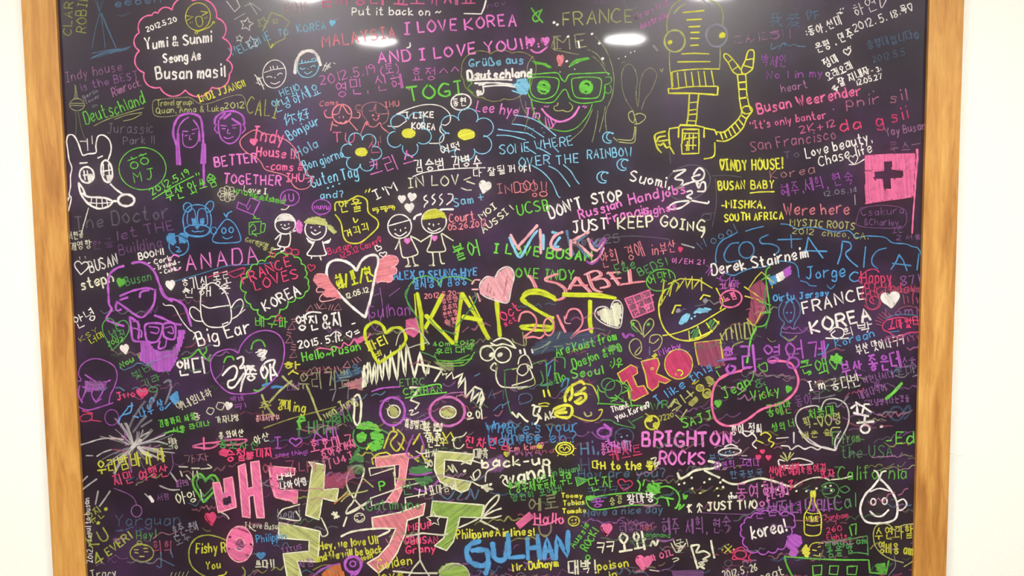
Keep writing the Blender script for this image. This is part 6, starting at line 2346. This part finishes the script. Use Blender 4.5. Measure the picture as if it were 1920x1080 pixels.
t('Gyu', -330, 1080, -150, 1080, 60, 'V4', 10)

# old rubbed marks nobody could read or count, thick in the lower half
T(0, 0, 1)
begin('rubbed_chalk_marks', 'faint rubbed chalk scribbles between the messages')
for k_ in range(330):
    yy_ = 560 + 530 * rnd.random() ** .8
    xx_ = 165 + 1545 * rnd.random()
    code_ = rnd.choice('VVNDBROSPYMDNV') + rnd.choice('2333445')
    n_ = rnd.randint(3, 7)
    st_ = rnd.uniform(4, 9)
    a_ = rnd.uniform(-.35, .12)
    pts_ = []
    for j_ in range(n_ * 2):
        pts_.append((xx_ + j_ * st_ * math.cos(a_), yy_ + j_ * st_ * math.sin(a_) + rnd.uniform(-5, 5)))
    cc_, dd_ = colour(code_)
    for j_ in range(0, len(pts_) - 2, rnd.randint(2, 4)):
        ribbon(ST['cur'], catmull(pts_[j_:j_ + rnd.randint(3, 4)]), rnd.uniform(1.6, 3.6), cc_, dd_)
ST['cur'].stuff = True
end()

# ---------------------------------------------------------------- build the chalk meshes
def build(it, parent):
    me = bpy.data.meshes.new(it.name)
    if it.v:
        V = np.concatenate(it.v).astype(np.float32)
        V[:, 2] -= board.location[2]
        Fc = np.concatenate(it.f).astype(np.int32)
        me.vertices.add(len(V))
        me.vertices.foreach_set('co', V.ravel())
        me.loops.add(Fc.size)
        me.loops.foreach_set('vertex_index', Fc.ravel())
        me.polygons.add(len(Fc))
        me.polygons.foreach_set('loop_start', np.arange(0, Fc.size, 4, dtype=np.int32))
        me.polygons.foreach_set('loop_total', np.full(len(Fc), 4, dtype=np.int32))
        me.update(calc_edges=True)
        a = me.attributes.new('chalk_colour', 'FLOAT_COLOR', 'POINT')
        a.data.foreach_set('color', np.concatenate(it.c).astype(np.float32).ravel())
        a = me.attributes.new('soft', 'FLOAT', 'POINT')
        a.data.foreach_set('value', np.concatenate(it.so).astype(np.float32))
        a = me.attributes.new('chalk_amount', 'FLOAT', 'POINT')
        a.data.foreach_set('value', np.concatenate(it.de).astype(np.float32))
    me.materials.append(M_CHALK)
    ob = bpy.data.objects.new(it.name, me) if it.v else bpy.data.objects.new(it.name, None)
    if it.label:
        ob['label'] = it.label
    if getattr(it, 'stuff', False):
        ob['kind'] = 'stuff'
    link(ob, parent)
    for s in it.subs:
        build(s, ob)
    return ob
for it in ITEMS:
    if it.v or it.subs:
        build(it, board)

# ---------------------------------------------------------------- the black panel, with chalk dust worn into it
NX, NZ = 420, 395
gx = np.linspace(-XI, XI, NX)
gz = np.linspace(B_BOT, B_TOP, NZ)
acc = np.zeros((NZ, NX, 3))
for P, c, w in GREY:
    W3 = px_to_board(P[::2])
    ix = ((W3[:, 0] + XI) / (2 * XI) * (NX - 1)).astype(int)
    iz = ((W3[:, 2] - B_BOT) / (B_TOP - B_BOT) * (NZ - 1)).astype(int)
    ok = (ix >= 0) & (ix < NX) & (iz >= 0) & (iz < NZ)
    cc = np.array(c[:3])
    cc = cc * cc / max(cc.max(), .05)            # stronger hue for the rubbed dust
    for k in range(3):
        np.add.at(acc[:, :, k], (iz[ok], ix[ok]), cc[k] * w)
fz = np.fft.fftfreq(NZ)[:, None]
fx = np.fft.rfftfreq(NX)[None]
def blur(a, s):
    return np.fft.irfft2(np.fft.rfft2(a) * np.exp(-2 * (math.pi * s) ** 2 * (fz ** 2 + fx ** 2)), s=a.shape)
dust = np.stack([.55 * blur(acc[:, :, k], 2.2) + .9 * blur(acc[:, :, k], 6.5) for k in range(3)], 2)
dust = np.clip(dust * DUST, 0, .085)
vs_ = np.stack([np.tile(gx, NZ), np.zeros(NX * NZ), np.repeat(gz, NX) - board.location[2]], 1).astype(np.float32)
q = (np.arange(NZ - 1)[:, None] * NX + np.arange(NX - 1)[None]).ravel()
Fc = np.stack([q, q + 1, q + NX + 1, q + NX], 1).astype(np.int32)
me = bpy.data.meshes.new('panel')
# close the sheet to a thin slab
me.vertices.add(len(vs_) + 4)
back = np.array([[-XI, .012, gz[0] - board.location[2]], [XI, .012, gz[0] - board.location[2]],
                 [XI, .012, gz[-1] - board.location[2]], [-XI, .012, gz[-1] - board.location[2]]], np.float32)
me.vertices.foreach_set('co', np.concatenate([vs_, back]).ravel())
nb_ = len(vs_)
Fc = np.concatenate([Fc, np.array([[nb_ + 1, nb_, nb_ + 3, nb_ + 2]], np.int32)])
me.loops.add(Fc.size)
me.loops.foreach_set('vertex_index', Fc.ravel())
me.polygons.add(len(Fc))
me.polygons.foreach_set('loop_start', np.arange(0, Fc.size, 4, dtype=np.int32))
me.polygons.foreach_set('loop_total', np.full(len(Fc), 4, dtype=np.int32))
me.update(calc_edges=True)
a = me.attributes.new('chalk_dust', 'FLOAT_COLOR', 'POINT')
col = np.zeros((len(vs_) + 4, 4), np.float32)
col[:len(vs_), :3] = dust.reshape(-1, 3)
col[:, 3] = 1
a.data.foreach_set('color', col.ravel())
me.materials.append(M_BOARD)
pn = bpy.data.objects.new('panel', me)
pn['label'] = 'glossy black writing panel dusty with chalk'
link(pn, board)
print('items', len(ITEMS), 'strokes', len(GREY), 'max dust', dust.max(), dust.mean())
